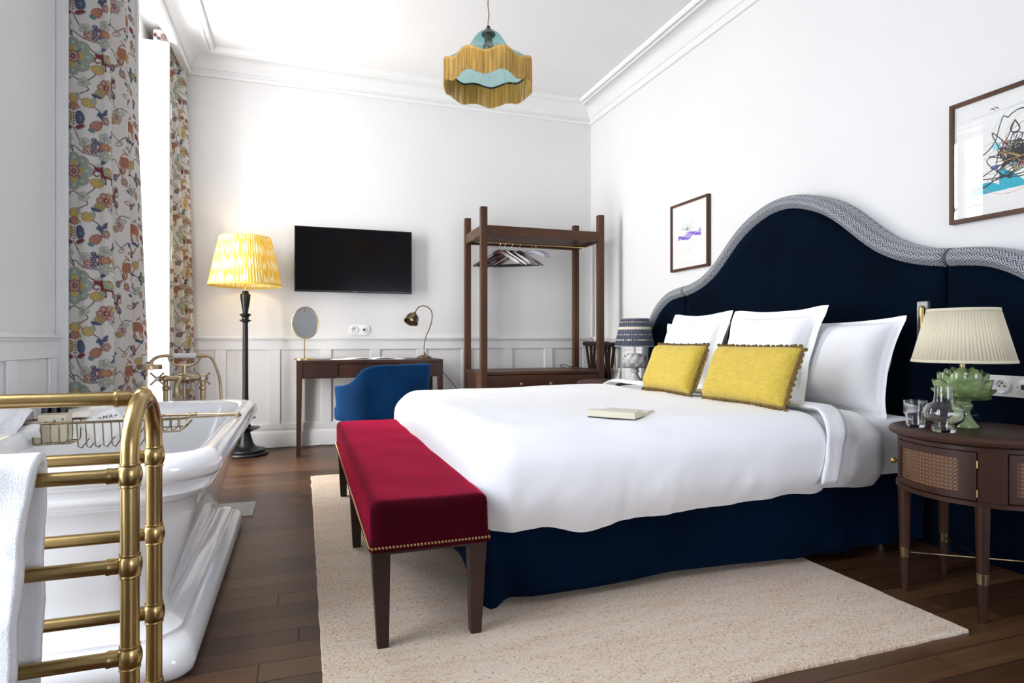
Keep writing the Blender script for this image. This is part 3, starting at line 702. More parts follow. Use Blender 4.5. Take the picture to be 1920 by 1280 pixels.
# toiletries
t = thing('toiletry_box', 'cream card box on the bath rack holding three black-capped bottles', 'box', (-.838, 2.585, .552))
MB().box(-.882, -.796, 2.555, 2.615, .558, .655).build('card_sleeve', 'cream', t, bevel=.002)
for k in range(3):
    x = -.866+.027*k
    t2 = thing('toiletry_bottle', ('leftmost', 'middle', 'rightmost')[k]+' of the three black-capped bottles in the cream box', 'bottle', (x, 2.585, .655), 0, 'black-capped bottles on the bath rack')
    MB().lathe([(0,.6555),(.0125,.6555),(.0125,.660),(.0,.660)], (x, 2.585, 0), 18).build('bottle_neck', 'cream', t2)
    MB().lathe([(0,.660),(.0135,.660),(.0135,.692),(.012,.695),(0,.695)], (x, 2.585, 0), 18).build('cap', 'black', t2)
    tm = MB().lathe([(0,0),(.0055,.0),(.005,.001),(0,.001)], (-.856+.025*k, 2.5549, .628+.005*k), 6, 'y').build('printed_mark', 'steel', t)
t = thing('paper_card', 'white paper card with a small black monogram leaning in the bath rack', 'card', (-.69, 2.59, .56))
mc = Matrix.Translation((-.685, 2.59, .606)) @ Matrix.Rotation(R(50), 4, 'X')
MB().grid(8, 8, lambda u, v: ((u-.5)*.125, (v-.5)*.125, .004*math.sin(3*u))).xf(mc @ Matrix.Rotation(R(38), 4, 'Z')).build('card_sheet', 'paper', t, solid=.0012)
mxl = mc @ Matrix.Translation((.004, .028, .0065)) @ Matrix.Rotation(R(10), 4, 'Z')
text_mesh('M.R', .020).xf(mxl).build('monogram', 'black', t, smooth=False)
for q in ([(-.021,.002,0),(-.034,.010,0),(-.021,.008,0)], [(.021,.002,0),(.021,.008,0),(.034,.010,0)]): MB().add(q, [(0,1,2)]).xf(mxl).build('monogram_flourish', 'black', t, smooth=False)
# white cotton bag / cloth over the far left rim
def clothfn(u, v):
    a = v*PI; r = .068+.012*nz(u*3, v*4, 1)+.006*math.sin(u*9)
    x = -1.04+.12*u+.02*math.sin(v*5)
    return (x, 2.60-.10*math.cos(a)*1.15, .60+r*math.sin(a)*1.5*(1-.35*u)+.01*nz(u*7, v*7, 3))
mb = MB().grid(24, 30, clothfn)
tag(mb.build('face_cloth', 'linen', solid=.006), 'crumpled white cloth bag lying over the left rim of the tub', 'cloth')
mb = MB().grid(14, 10, lambda u, v: (-1.0+.14*u, 2.52-.012*math.sin(v*4), .625-.075*v*(1-.4*u)+.004*math.sin(u*9)))
tag(mb.build('paper_bag', 'paper', solid=.003), 'white paper bag corner hanging over the left end of the bath rack', 'bag')

# ------------------------------------------------------------------ towel rail
t = thing('towel_rail', 'freestanding ball-jointed brass towel rail in front of the tub', 'towel rail', (-.66, 1.44, 0))
XP, XL = -.313, -1.02; YF, YK = 1.335, 1.535; zs = [.662, .49, .315, .145]
for x in (XP, XL):
    arch = [(x, YF, 0), (x, YF, .70)]+[(x, (YF+YK)/2-.1*math.cos(a), .70+.100*math.sin(a)) for a in [PI*k/14 for k in range(1, 14)]]+[(x, YK, .70), (x, YK, 0)]
    MB().tube(arch, .0162, 20).build('arched_upright', 'brass', t)
    for y in (YF, YK):
        MB().lathe([(.0,0),(.035,0),(.035,.008),(.022,.016),(.0165,.03)], (x, y, 0), 24).build('foot', 'brass', t)
        for z in zs:
            s = -1 if x == XL else 1
            b = MB().lathe([(.0163,-.0235),(.0182,-.023),(.0186,-.0205),(.0182,-.0185),(.0175,-.0175),(.0190,-.0145),(.0208,-.008),(.0215,0),(.0208,.008),(.0190,.0145),(.0175,.0175),(.0182,.0185),(.0186,.0205),(.0182,.023),(.0163,.0235)], (x, y, z), 28)
            b.lathe([(.0133,-s*.038),(.0155,-s*.0375),(.0158,-s*.033),(.0150,-s*.0315),(.0150,-s*.018)], (x, y, z), 24, 'x')
            b.build('ball_joint', 'brass', t)
    MB().sphere((x, (YF+YK)/2, .80), .0235, 16, (.8, 1, 1)).lathe([(.0135,-.050),(.018,-.049),(.0185,-.044),(.0165,-.042),(.0165,-.02)] if x == XP else [(.0135,.050),(.018,.049),(.0165,.02)], (x, (YF+YK)/2, .80), 24, 'x').build('ball_joint', 'brass', t)
for y in (YF, YK):
    for z in zs: MB().tube([(XL, y, z), (XP, y, z)], .0132, 20).build('crossbar', 'brass', t)
MB().tube([(XL, (YF+YK)/2, .80), (XP, (YF+YK)/2, .80)], .0142, 20).build('crossbar', 'brass', t)
# towel
def towel(u, v):
    # v runs from the tail behind the bar, over it, and down the front
    L = v*1.12; x = -.455-.50*(1-u)
    edge = u**6
    if L < .42: y, z = YF+.028+.006*math.sin(x*21), .675-.42+L
    elif L < .42+.10:
        a = (L-.42)/.10*PI; y, z = YF+.030*math.cos(a), .675+.030*math.sin(a)
    else:
        d = L-.52; y = YF-.030-.035*min(1, d/.25)-.016*math.sin(x*26+d*2)*min(1, d/.12)-.01*d; z = .675-d
    x += -.03*abs(L-.47)*edge+.008*nz(L*9, 2)
    return (x, y+.004*nz(x*30, L*30), z)
tag(MB().grid(60, 110, towel).build('towel', 'terry', solid=.017), 'fluffy white towel hanging over the front crossbar of the brass rail', 'towel')

tag(MB().box(-.47, -.25, 3.44, 3.74, .0, .004).build('floor_plate', 'steel', bevel=.0015), 'small grey metal plate on the floorboards beside the tub', 'floor plate')

# ------------------------------------------------------------------ floor lamp
t = thing('floor_lamp', 'black turned-wood floor lamp with a yellow patterned pleated shade', 'lamp', (-.437, 5.30, 0))
c = (-.437, 5.30, 0)
MB().lathe([(0,0),(.172,0),(.176,.012),(.168,.024),(.150,.030),(.155,.038),(.148,.046),(.11,.052),(.075,.07),(.058,.10),(.043,.15),(.036,.185),(.05,.192)], c, 40).build('base', 'blackwood', t)
MB().lathe([(.036,.18),(.11,.212),(.112,.217),(.045,.225),(.034,.25),(.030,.27),(.078,.294),(.079,.299),(.036,.305),(.028,.33),(.026,.35),(.060,.368),(.061,.373),(.028,.38),(.024,.42),
            (.022,.5),(.021,.9),(.020,1.05),(.022,1.06),(.043,1.073),(.045,1.078),(.026,1.085),(.024,1.10),(.043,1.12),(.044,1.126),(.020,1.135),(.022,1.155),(.030,1.20),(.037,1.25),(.0385,1.285),(.030,1.29),(.024,1.296),(.026,1.304),(.018,1.314),(0,1.314)], c, 32).build('pole', 'blackwood', t)
MB().tube([(c[0], c[1], 1.31), (c[0], c[1], 1.50)], .007, 10).build('brass_stem', 'gold', t)
MB().sphere((c[0], c[1], 1.52), .035, 14).build('bulb', 'bulb', t)
MB().lathe([(.272,1.357),(.268,1.375),(.196,1.715),(.192,1.735)], c, 300, rib=.011, ribn=75, uv=True, caps=False).build('lamp_shade', 'ikat', t, sharp=0, solid=.0015)
MB().lathe([(.274,1.350),(.2745,1.363)], c, 72, caps=False).build('shade_trim', 'ikat', t, solid=.003)
MB().lathe([(.190,1.732),(.191,1.742)], c, 72, caps=False).build('shade_trim', 'ikat', t, solid=.003)
pl = bpy.data.lights.new('floor_lamp_bulb', 'POINT'); pl.energy = 2.6; pl.color = (1, .80, .52); pl.shadow_soft_size = .04
po = bpy.data.objects.new('floor_lamp_bulb', pl); COL.objects.link(po); po.location = (c[0], c[1], 1.58)

# ------------------------------------------------------------------ television
t = thing('television', 'black flat television mounted on the white wall above the desk', 'television', (.433, 5.56, 1.336))
MB().box(-.07, .936, 5.515, 5.55, 1.336, 1.90).build('casing', 'black', t, bevel=.004)
MB().box(-.061, .927, 5.5125, 5.516, 1.352, 1.891).build('screen', 'tvscreen', t, smooth=False)
MB().box(.18, .68, 5.549, 5.599, 1.5, 1.75).build('wall_bracket', 'black', t)
MB().box(.415, .455, 5.512, 5.5135, 1.340, 1.345).build('maker_badge', 'steel', t)

# ------------------------------------------------------------------ desk
t = thing('writing_desk', 'dark walnut writing desk with tapered legs against the wall', 'desk', (.535, 5.31, 0))
x0, x1, y0, y1 = -.05, 1.125, 5.065, 5.545
MB().box(x0, x1, y0, y1, .735, .757).build('desk_top', 'nightwood', t, bevel=.002)
MB().box(x0+.045, .265, y0+.004, y0+.024, .612, .735).box(.768, x1-.045, y0+.004, y0+.024, .612, .735).box(.265, .768, y0+.004, y0+.024, .726, .735).box(x0+.004, x0+.024, y0+.04, y1-.04, .612, .735).box(x1-.024, x1-.004, y0+.04, y1-.04, .612, .735).box(x0+.04, x1-.04, y1-.024, y1-.004, .612, .735).build('apron', 'nightwood', t, bevel=.001)
MB().box(.268, .765, y0+.008, y0+.028, .614, .723).build('drawer', 'nightwood', t, bevel=.002)
for lx, sx in ((x0, 1), (x1, -1)):
    for ly, sy in ((y0, 1), (y1, -1)):
        v = MB(); cx, cy = lx+sx*.024, ly+sy*.024
        v.taper((lx+sx*.016, ly+sy*.016, 0), .016, (cx, cy, .735), .0235).build('leg', 'nightwood', t, bevel=.001)
# desk mirror
t = thing('table_mirror', 'small brass oval table mirror standing on the desk', 'mirror', (.01, 5.27, .757))
def egg(a, s=1): return (.01+.103*s*math.cos(a)*(1-.06*math.sin(a))+.006, 5.27, 1.062+.128*s*math.sin(a)*(1+.05*math.cos(a)))
MB().tube([egg(2*PI*k/48) for k in range(48)], .0045, 8, closed=True).build('rim', 'gold', t)
pts = [egg(2*PI*k/48, .98) for k in range(48)]
MB().prism([(p[0], p[2]) for p in pts], 5.268, 5.274).build('mirror_glass', 'mirror', t, smooth=False)
MB().tube([(.012, 5.27, .765), (.012, 5.27, .935)], .0042, 10).build('stem', 'gold', t)
MB().box(.009, .015, 5.264, 5.268, 1.145, 1.19).build('clip', 'brass_dark', t)
MB().lathe([(0,.757),(.085,.757),(.085,.766),(.08,.769),(0,.769)], (.012, 5.27, 0), 36).build('base', 'gold', t)
# magazine
t = thing('magazine', 'open magazine lying flat on the desk top', 'magazine', (.5, 5.24, .757))
def page(s):
    return lambda u, v: (.53+s*.27*u-.05*(v-.5), 5.13+.21*v, .7585+.014*math.sin(min(1, u*1.35)*PI)*(1-u*.55)+.002)
for s, nm in ((-1, 'left_page'), (1, 'right_page')):
    m2 = MB().grid(16, 2, page(s)); m2.build('page_block', 'paper' , t, solid=.003)
m2 = MB().box(.22, .80, 5.12, 5.35, .757, .759); m2.build('cover', 'paper', t)
# desk lamp
t = thing('desk_lamp', 'bronze gooseneck desk lamp with a small bell shade on the desk', 'lamp', (1.02, 5.36, .757))
c = (1.02, 5.36, 0)
MB().lathe([(0,.757),(.064,.757),(.066,.763),(.062,.77),(.05,.773),(.046,.778),(.028,.784),(.012,.79),(.010,.81),(0,.81)], c, 36).build('base', 'brass_dark', t)
MB().tube(crom([(1.02,5.36,.80),(1.02,5.36,.88),(1.035,5.36,.95),(1.07,5.36,1.03),(1.09,5.36,1.11),(1.085,5.36,1.175),(1.05,5.36,1.212),(1.005,5.36,1.222),(.965,5.36,1.205),(.945,5.36,1.175),(.935,5.36,1.155)], 6), .0048, 10).build('gooseneck', 'brass_dark', t)
mx = Matrix.Translation((.937, 5.36, 1.162)) @ Matrix.Rotation(R(-28), 4, 'X') @ Matrix.Rotation(R(24), 4, 'Y')
MB().lathe([(.010,0),(.014,-.006),(.014,-.016),(.024,-.022),(.044,-.038),(.055,-.062),(.058,-.088),(.061,-.105),(.062,-.108)], (0,0,0), 36, caps=False).xf(mx).build('bell_shade', 'brass_dark', t, solid=.002)
MB().sphere((0,0,-.07), .02, 12).xf(mx).build('bulb', 'bulb', t)
tag(MB().tube(crom([(1.06,5.42,.762),(1.10,5.50,.758),(1.135,5.56,.74),(1.17,5.575,.68),(1.30,5.57,.55),(1.45,5.57,.35)], 6), .003, 6).build('lamp_cable', 'blackcord'), 'dark cable trailing from behind the desk lamp down the wall', 'cable')
tag(MB().tube(crom([(-.30,5.50,.006),(-.05,5.52,.006),(.05,5.49,.006),(.16,5.52,.008),(.25,5.50,.006),(.45,5.54,.05),(.6,5.56,.12),(.75,5.57,.25)], 8), .004, 6).build('floor_cable', 'blackcord'), 'thin black cable lying on the floor along the back baseboard', 'cable')

def socket_plate(name, label, mtx, plate_w, plate_h, rounded, units):
    # local frame: x across, z up, -y towards the room
    t = thing(name, label, 'socket', mtx.translation[:])
    mt = mtx.copy(); mt.translation = (0, 0, 0)
    def bl(mb, nm, m, par=None, **k): return mb.xf(mt).build(nm, m, par or t, W=False, **k)
    r = plate_h/2 if rounded else .006; pts = [(p[0], p[1]) for p in rrect(-plate_w/2, plate_w/2, -plate_h/2, plate_h/2, r, 0, 8)]
    bl(MB().prism(pts, -.010, 0, 'xz'), 'plate', 'whiteplastic', bevel=.003, sharp=30)
    for x, kind in units:
        if kind == 'power':
            o = bl(MB().lathe([(.031,-.010),(.031,-.020),(.027,-.022),(.022,-.021),(.0205,-.012),(0,-.011)], (x,0,0), 32, 'y'), 'socket', 'whiteplastic')
            h = MB().sphere((x-.0095,-.012,0), .0035, 8).sphere((x+.0095,-.012,0), .0035, 8).sphere((x,-.013,.011), .003, 8); bl(h, 'pin_hole', 'darkhole', o)
        else:
            o = bl(MB().lathe([(.031,-.010),(.031,-.017),(.028,-.019),(0,-.019)], (x,0,0), 32, 'y'), 'socket', 'whiteplastic')
            h = MB().box(x-.009, x+.009, -.0205, -.018, -.010, .010); h = bl(h, 'port', 'darkhole', o)
            [bl(MB().sphere((x+q,-.019,0), .0025, 8), 'screw', 'steel', o) for q in (-.022, .022)]
    return t
socket_plate('socket_plate', 'oval white double socket plate on the back wall above the desk', Matrix.Translation((.478, 5.60, 1.012)), .185, .095, True, [(-.043, 'power'), (.040, 'data')])
mr = Matrix.Translation((2.625, 1.58, .742)) @ Matrix.Rotation(R(-90), 4, 'Z')
# ------------------------------------------------------------------ wardrobe rack
t = thing('open_wardrobe', 'open walnut clothes rack with a drawer base in the back corner', 'wardrobe', (2.0, 5.22, 0))
xa, xb, ya, yb = 1.45, 2.555, 4.955, 5.485; h = .0275
for x in (xa, xb):
    for y in (ya, yb): MB().box(x-h, x+h, y-h, y+h, 0, 2.05).build('post', 'walnut', t, bevel=.002)
MB().box(xa+h, xb-h, ya-h+.004, ya+h-.02, 1.81, 1.895).box(xa+h, xb-h, yb-h+.02, yb+h-.004, 1.81, 1.895).box(xa-h+.004, xa+h-.02, ya+h, yb-h, 1.81, 1.895).box(xb-h+.02, xb+h-.004, ya+h, yb-h, 1.81, 1.895).build('top_rail', 'walnut_h', t, bevel=.002)
MB().box(xa+h-.02, xb-h+.02, ya+.006, yb-.006, 1.83, 1.85).build('top_panel', 'walnut_h', t)
MB().box(xa-h+.003, xb+h-.003, ya-h+.003, yb+h-.003, .622, .648).build('base_top', 'walnut_h', t, bevel=.002)
MB().box(xa-h+.006, xa, ya+h, yb-h, .14, .622).box(xb, xb+h-.006, ya+h, yb-h, .14, .622).box(xa, xb, yb-.02, yb, .14, .622).box(xa, xb, ya, yb, .14, .16).build('carcass', 'walnut', t)
xm = (xa+xb)/2
for a, b in ((xa+h+.002, xm-.002), (xm+.002, xb-h-.002)):
    for z0, z1 in ((.39, .616), (.165, .385)):
        d = MB().box(a, b, ya-.018, ya+.004, z0, z1).build('drawer', 'walnut_h', t, bevel=.002)
        kx = xm-.19 if a < xm-.1 else xm+.045
        kx = (a+b)/2+.04 if a < xm-.1 else a+.05
        MB().lathe([(.006,-.018),(.006,-.026),(.013,-.031),(.013,-.037),(.009,-.040),(0,-.041)], (kx, ya, (z0+z1)/2+.035), 18, 'y').build('knob', 'brass_fix', d)
MB().tube([(xa+.01, 5.22, 1.795), (xb-.01, 5.22, 1.795)], .008, 12).build('hanging_rail', 'gold', t)
# hangers
def hanger(x, rot, label, first=None):
    t = thing('coat_hanger', label, 'coat hanger', (x, 5.22, 1.795), rot, 'wooden coat hangers')
    if first:
        for ch in first.children: copy_mesh(ch, t)
        return t
    MB().tube(crom([(-.012,0,-.004),(-.013,0,.008),(0,0,.0125),(.012,0,.006),(.012,0,-.012),(.002,0,-.03),(0,0,-.045),(0,0,-.085)], 5), .0016, 6).build('hook', 'chrome', t, W=False)
    top = [(-.235,-.198),(-.17,-.155),(-.08,-.098),(-.03,-.066),(0,-.058),(.03,-.066),(.08,-.098),(.17,-.155),(.235,-.198)]
    bot = [(.225,-.212),(.16,-.180),(.08,-.132),(.035,-.104),(0,-.098),(-.035,-.104),(-.08,-.132),(-.16,-.180),(-.225,-.212)]
    n = len(top); vs = []
    for i in range(n):
        tx, tz = top[i]; bx, bz = bot[n-1-i]; w = .010+.014*abs(tx)/.235; cy = -.09*(abs(tx)/.235)**2*.35
        vs.append([(tx, cy-w, tz-.004), (tx, cy, tz), (tx, cy+w, tz-.004), (bx, cy+w, bz), (bx, cy-w, bz)])
    MB().rings(vs).build('shoulder_arms', 'mahogany', t, W=False, sharp=50)
    MB().tube([(-.20, -.022, -.203), (.20, -.022, -.203)], .0055, 8).build('trouser_bar', 'blackwood', t, W=False)
    return t
hs = [(1.675, 'leftmost wooden coat hanger on the brass rail'), (1.725, 'second wooden coat hanger from the left on the brass rail'), (1.79, 'third wooden coat hanger from the left on the brass rail'), (1.865, 'rightmost wooden coat hanger, next to the pale padded ones')]
h0 = hanger(hs[0][0], R(-36), hs[0][1])
for (x, l), r in zip(hs[1:], (-40, -38, -36)): hanger(x, R(r), l, h0)
pad = mat('lilac_satin', (.62, .60, .72), .3, sheen=.3)
def padded(x, rot, label, first=None):
    t = thing('padded_hanger', label, 'coat hanger', (x, 5.22, 1.795), rot, 'pale padded hangers')
    if first:
        for ch in first.children: copy_mesh(ch, t)
        return t
    MB().tube(crom([(-.012,0,-.004),(-.013,0,.008),(0,0,.0125),(.012,0,.006),(.010,0,-.02),(0,0,-.045),(0,0,-.07)], 5), .0018, 6).build('hook', 'gold', t, W=False)
    MB().tube(crom([(-.15,0,-.125),(-.11,0,-.095),(-.05,0,-.072),(0,0,-.066),(.05,0,-.072),(.11,0,-.095),(.15,0,-.125)], 5), [.012]*3+[.018]*25+[.012]*3, 10).build('padded_arms', pad, t, W=False)
    return t
p0 = padded(1.985, R(-50), 'left one of two pale lilac padded hangers on the brass rail'); padded(2.02, R(-44), 'right one of two pale lilac padded hangers on the brass rail', p0)
tag(MB().tube(crom([(2.40,5.40,.652),(2.36,5.42,.668),(2.40,5.45,.68),(2.45,5.41,.664),(2.50,5.28,.653),(2.52,5.1,.653),(2.53,5.0,.653),(2.535,4.925,.645),(2.54,4.92,.50),(2.55,4.92,.3),(2.56,4.90,.1),(2.6,4.8,.01)], 6), .004, 6).build('power_cable', 'blackcord'), 'black cable looped on the wardrobe base and hanging down its front', 'cable')
# folding luggage stand
t = thing('folding_stool', 'dark wooden folding luggage stand beside the wardrobe by the right wall', 'luggage stand', (2.67, 5.2, 0))
MB().tube([(2.62, 5.42, .885), (2.645, 4.98, .885)], .022, 12).build('top_rail', 'darkwood', t)
MB().tube([(2.73, 5.42, .88), (2.735, 4.98, .88)], .020, 12).build('top_rail', 'darkwood', t)
for k, (yt, yb_) in enumerate(((5.40, 5.32), (5.30, 5.38), (5.10, 5.02), (5.00, 5.08))):
    for xt, xb_ in ((2.63, 2.72), (2.725, 2.64)):
        MB().tube([(xb_, yb_, .0), ((xt+xb_)/2+.002*k, (yt+yb_)/2, .45), (xt, yt, .88)], .015, 8).build('leg', 'darkwood', t)
for k in range(3): MB().grid(8, 1, lambda u, v: (2.63+.10*u, 5.33-.13*k+.05*v, .885-.05*math.sin(u*PI))).build('strap', 'blackwood', t, solid=.004)
MB().tube([(2.72, 5.34, .12), (2.72, 5.06, .12)], .012, 8).tube([(2.64, 5.34, .2), (2.64, 5.06, .2)], .012, 8).build('stretcher', 'darkwood', t)

# ------------------------------------------------------------------ pendant
t = thing('pendant_lamp', 'teal glass pendant lamp with a scalloped rim and mustard fringe', 'lamp', (.82, 2.72, 2.08))
C = (.82, 2.72)
def wav(a): return .0105*math.cos(8*a-.24)
def wr(a): return .205*(1+.03*math.cos(8*a-.24))
NA = 192
gp = [(.030,2.352,0),(.055,2.343,0),(.070,2.322,0),(.087,2.295,0),(.101,2.270,.1),(.123,2.25,.25),(.155,2.228,.5),(.182,2.206,.8),(.2,2.188,1)]
rings = []
for r, z, k in gp:
    rings.append([(C[0]+r*(1+.03*k*math.cos(8*(2*PI*i/NA)-.24))*math.cos(2*PI*i/NA), C[1]+r*(1+.03*k*math.cos(8*(2*PI*i/NA)-.24))*math.sin(2*PI*i/NA), z+k*wav(2*PI*i/NA)) for i in range(NA)])
MB().rings(rings, cap0=False, cap1=False).build('glass_shade', 'tealpane', t, sharp=0, label='translucent teal glass bell')
MB().tube([(C[0]+.2*(1+.03*math.cos(8*a-.24))*math.cos(a), C[1]+.2*(1+.03*math.cos(8*a-.24))*math.sin(a), 2.188+wav(a)) for a in [2*PI*i/NA for i in range(NA)]], .0042, 8, closed=True).build('rim', 'glassedge', t)
fv, ff = [], []
rnd = random.Random(5); NF = 1250
for i in range(NF):
    a = 2*PI*i/NF+rnd.uniform(-.002, .002); r = wr(a)+(.0016 if i % 2 else -.0012)+rnd.uniform(-.0006, .0006); x, y = C[0]+r*math.cos(a), C[1]+r*math.sin(a); z0 = 2.190+wav(a)
    tx, ty = -math.sin(a)*.00115, math.cos(a)*.00115; rx, ry = math.cos(a)*.0010, math.sin(a)*.0010; jx, jy = rnd.uniform(-.0015, .0015), rnd.uniform(-.0015, .0015)
    L = .1+rnd.uniform(-.003, .003); o = len(fv)
    for z, k in ((z0, 0), (z0-L*.5, .5), (z0-L, 1)):
        fv += [(x+tx+jx*k, y+ty+jy*k, z), (x+rx+jx*k, y+ry+jy*k, z), (x-tx+jx*k, y-ty+jy*k, z), (x-rx+jx*k, y-ry+jy*k, z)]
    for s in (0, 4):
        for k in range(4): ff.append((o+s+k, o+s+(k+1) % 4, o+s+4+(k+1) % 4, o+s+4+k))
MB().add(fv, ff).build('fringe', 'fringe', t, smooth=False, recalc=False, kind='stuff')
MB().rings([[(C[0]+(wr(a)+dr)*math.cos(a), C[1]+(wr(a)+dr)*math.sin(a), 2.190+dz+wav(a)) for a in [2*PI*i/NA for i in range(NA)]] for dr, dz in ((-.003,-.008),(.003,-.008),(.003,.004),(-.003,.004))], close=True).build('fringe_braid', 'fringe', t)
MB().lathe([(0,2.385),(.008,2.385),(.010,2.375),(.020,2.368),(.026,2.358),(.032,2.352),(.033,2.346),(.03,2.342),(0,2.342)], (C[0],C[1],0), 28).build('cap', 'glassedge', t)
MB().lathe([(0,2.342),(.018,2.342),(.020,2.30),(.026,2.296),(.026,2.288),(.018,2.284),(.016,2.262),(0,2.262)], (C[0],C[1],0), 20).build('bulb_holder', 'brass_dark', t)
MB().lathe([(0,2.262),(.012,2.262),(.022,2.24),(.026,2.222),(.022,2.202),(0,2.192)], (C[0],C[1],0), 20).build('bulb', 'bulb', t)
MB().tube([(C[0]+.002*math.sin(z*60), C[1]+.002*math.cos(z*60), z) for z in [2.38+.89*k/160 for k in range(161)]], .0032, 8).build('cord', 'brass_fix', t)
MB().lathe([(0,3.27),(.05,3.27),(.05,3.255),(.02,3.235),(0,3.23)], (C[0],C[1],0), 28).build('ceiling_rose', 'brass_dark', t)

# ------------------------------------------------------------------ headboard
YH = 2.86
HP = [(0,1.765),(.12,1.752),(.25,1.710),(.36,1.655),(.45,1.592),(.53,1.525),(.60,1.467),(.68,1.412),(.78,1.366),(.88,1.338),(.965,1.325),(1.06,1.316),(1.16,1.298),(1.26,1.255),(1.36,1.185),(1.45,1.08),(1.52,.94),(1.555,.78),(1.56,.5),(1.56,.0)]
t = thing('headboard', 'tall scalloped navy velvet headboard with a woven grey border', 'headboard', (2.72, YH, 0))
full = [(-y, z) for y, z in HP[::-1]]+HP[1:]
FP = crom([(y, z, 0) for y, z in full], 6)
BWd = .088
def inner(i):
    a, b = FP[max(i-1, 0)], FP[min(i+1, len(FP)-1)]; tg = (b-a).normalized(); nrm = Vector((tg.y, -tg.x, 0)); return FP[i]+nrm*BWd
def seam(y):
    return -1 if y < -.965 else (1 if y > .965 else 0)
IN = [inner(i) for i in range(len(FP))]
for sid in (-1, 0, 1):
    idx = [i for i in range(len(FP)) if seam(FP[i].x) == sid]
    lo, hi = max(0, idx[0]-0), min(len(FP)-1, idx[-1]+0)
    # border: half-round roll
    rings = []; u = [0]; K = 14
    for i in range(lo, hi+1):
        p, q = FP[i], IN[i]; e = .004 if (sid != -1 and i == lo and lo > 0) or (sid != 1 and i == hi and hi < len(FP)-1) else 0
        dep = .125-.10*e/.004*.12
        ring = []
        for k in range(K+1):
            a = PI*k/K; m_ = (p+q)/2+(p-q)/2*math.cos(a)*1.0; d = .055+(dep-.055)*math.sin(a)
            ring.append((2.76-d, YH+m_.x, m_.y))
        ring.append((2.765, YH+q.x, q.y)); ring.append((2.765, YH+p.x, p.y)); rings.append(ring)
        if i > lo: u.append(u[-1]+(FP[i]-FP[i-1]).length)
    v = [k*.012 for k in range(K+4)]
    MB().rings(rings, uvscale=(u, v)).build('woven_border', 'weave', t, sharp=60)
    # velvet panel inside
    lft = {-1: -9, 0: -.963, 1: .968}[sid]; rgt = {-1: -.968, 0: .963, 1: 9}[sid]
    ys_ = sorted(set([max(min(q.x, rgt), lft) for q in IN])); ys_ = [y for y in ys_ if lft <= y <= rgt]
    tp = sorted([(q.x, q.y) for q in IN]); 
    ymin, ymax = max(lft, -1.56+BWd*.9), min(rgt, 1.56-BWd*.9); NY = 60; NZ = 14
    xs = [q[0] for q in tp]; zz = [q[1] for q in tp]
    def pf(uu, vv):
        y = ymin+(ymax-ymin)*uu
        top = [q[1] for q in tp]; 
        zt = interp(abs(y), IX, IZ)+.02
        edge = min(1, min(y-ymin, ymax-y)/.025); ed = math.sqrt(max(0, 1-(1-edge)**2))
        return (2.765-.055-.028*ed, YH+y, zt*vv)
    half = [(q.x, q.y) for q in IN if q.x >= 0]; half.sort(key=lambda q: q[0]+ (1-q[1])*.0001); IX, IZ = [], []
    for a_, b_ in half:
        if not IX or a_ > IX[-1]+1e-4: IX.append(a_); IZ.append(b_)
    m_ = MB().grid(NY, NZ, pf); m_.build('velvet_panel', 'navy', t, solid=.03, sharp=0)
# reading light
t = thing('reading_light', 'brass tube reading light on a pale plate set in the headboard', 'lamp', (2.66, 1.99, .91))
MB().box(2.650, 2.680, 1.968, 2.020, .905, 1.095).build('back_plate', 'steel', t, bevel=.003)
MB().tube([(2.628, 1.978, .955), (2.628, 1.978, 1.06)], .0125, 16).sphere((2.628, 1.978, 1.062), .012, 12).tube([(2.67, 1.990, 1.045), (2.628, 1.978, 1.06)], .006, 8).build('lamp_tube', 'brass', t)
MB().lathe([(0,0),(.010,0),(.010,-.008),(.006,-.014),(0,-.016)], (2.651, 1.985, .935), 14, 'x').build('switch', 'gold', t)
socket_plate('socket_plate', 'white two-gang socket plate on the headboard behind the green lamp', Matrix.Translation((2.666, 1.60, .735)) @ Matrix.Rotation(R(-90), 4, 'Z'), .29, .085, False, [(-.065, 'power'), (.018, 'data'), (.10, 'power')])

# ------------------------------------------------------------------ bed
t = thing('bed', 'large double bed with white mattress and navy velvet valance on a box base', 'bed', (1.6, 2.86, 0))
def rbox(x0, x1, y0, y1, z0, z1, r, step, disp=None, bottom=False):
    mb = MB()
    nx, ny, nzz = max(2, int((x1-x0)/step)), max(2, int((y1-y0)/step)), max(2, int((z1-z0)/step))
    def m_(p):
        x, y, z = p; c = Vector((min(max(x, x0+r), x1-r), min(max(y, y0+r), y1-r), min(z, z1-r))); d = Vector(p)-c
        if d.length > 1e-6: q = c+d.normalized()*min(r, d.length if d.length < r else r)
        else: q = Vector(p)
        if disp: q = disp(q)
        return q
    def smoothp(t): return t
    mb.grid(nx, ny, lambda u, v: m_((x0+(x1-x0)*u, y0+(y1-y0)*v, z1)))
    mb.grid(nx, nzz, lambda u, v: m_((x0+(x1-x0)*u, y0, z0+(z1-z0)*v)))
    mb.grid(nx, nzz, lambda u, v: m_((x0+(x1-x0)*u, y1, z0+(z1-z0)*v)))
    mb.grid(ny, nzz, lambda u, v: m_((x0, y0+(y1-y0)*u, z0+(z1-z0)*v)))
    mb.grid(ny, nzz, lambda u, v: m_((x1, y0+(y1-y0)*u, z0+(z1-z0)*v)))
    if bottom: mb.add([(x0+r*.5,y0+r*.5,z0),(x1-r*.5,y0+r*.5,z0),(x1-r*.5,y1-r*.5,z0),(x0+r*.5,y1-r*.5,z0)], [(0,1,2,3)])
    return mb
MB().box(.62, 2.60, 2.02, 3.70, .10, .335).build('box_base', 'blackwood', t)
def msd(q): return Vector((q.x, q.y+.004*nz(q.x*9, q.z*9, 5), q.z+.003*nz(q.x*6, q.y*6)))
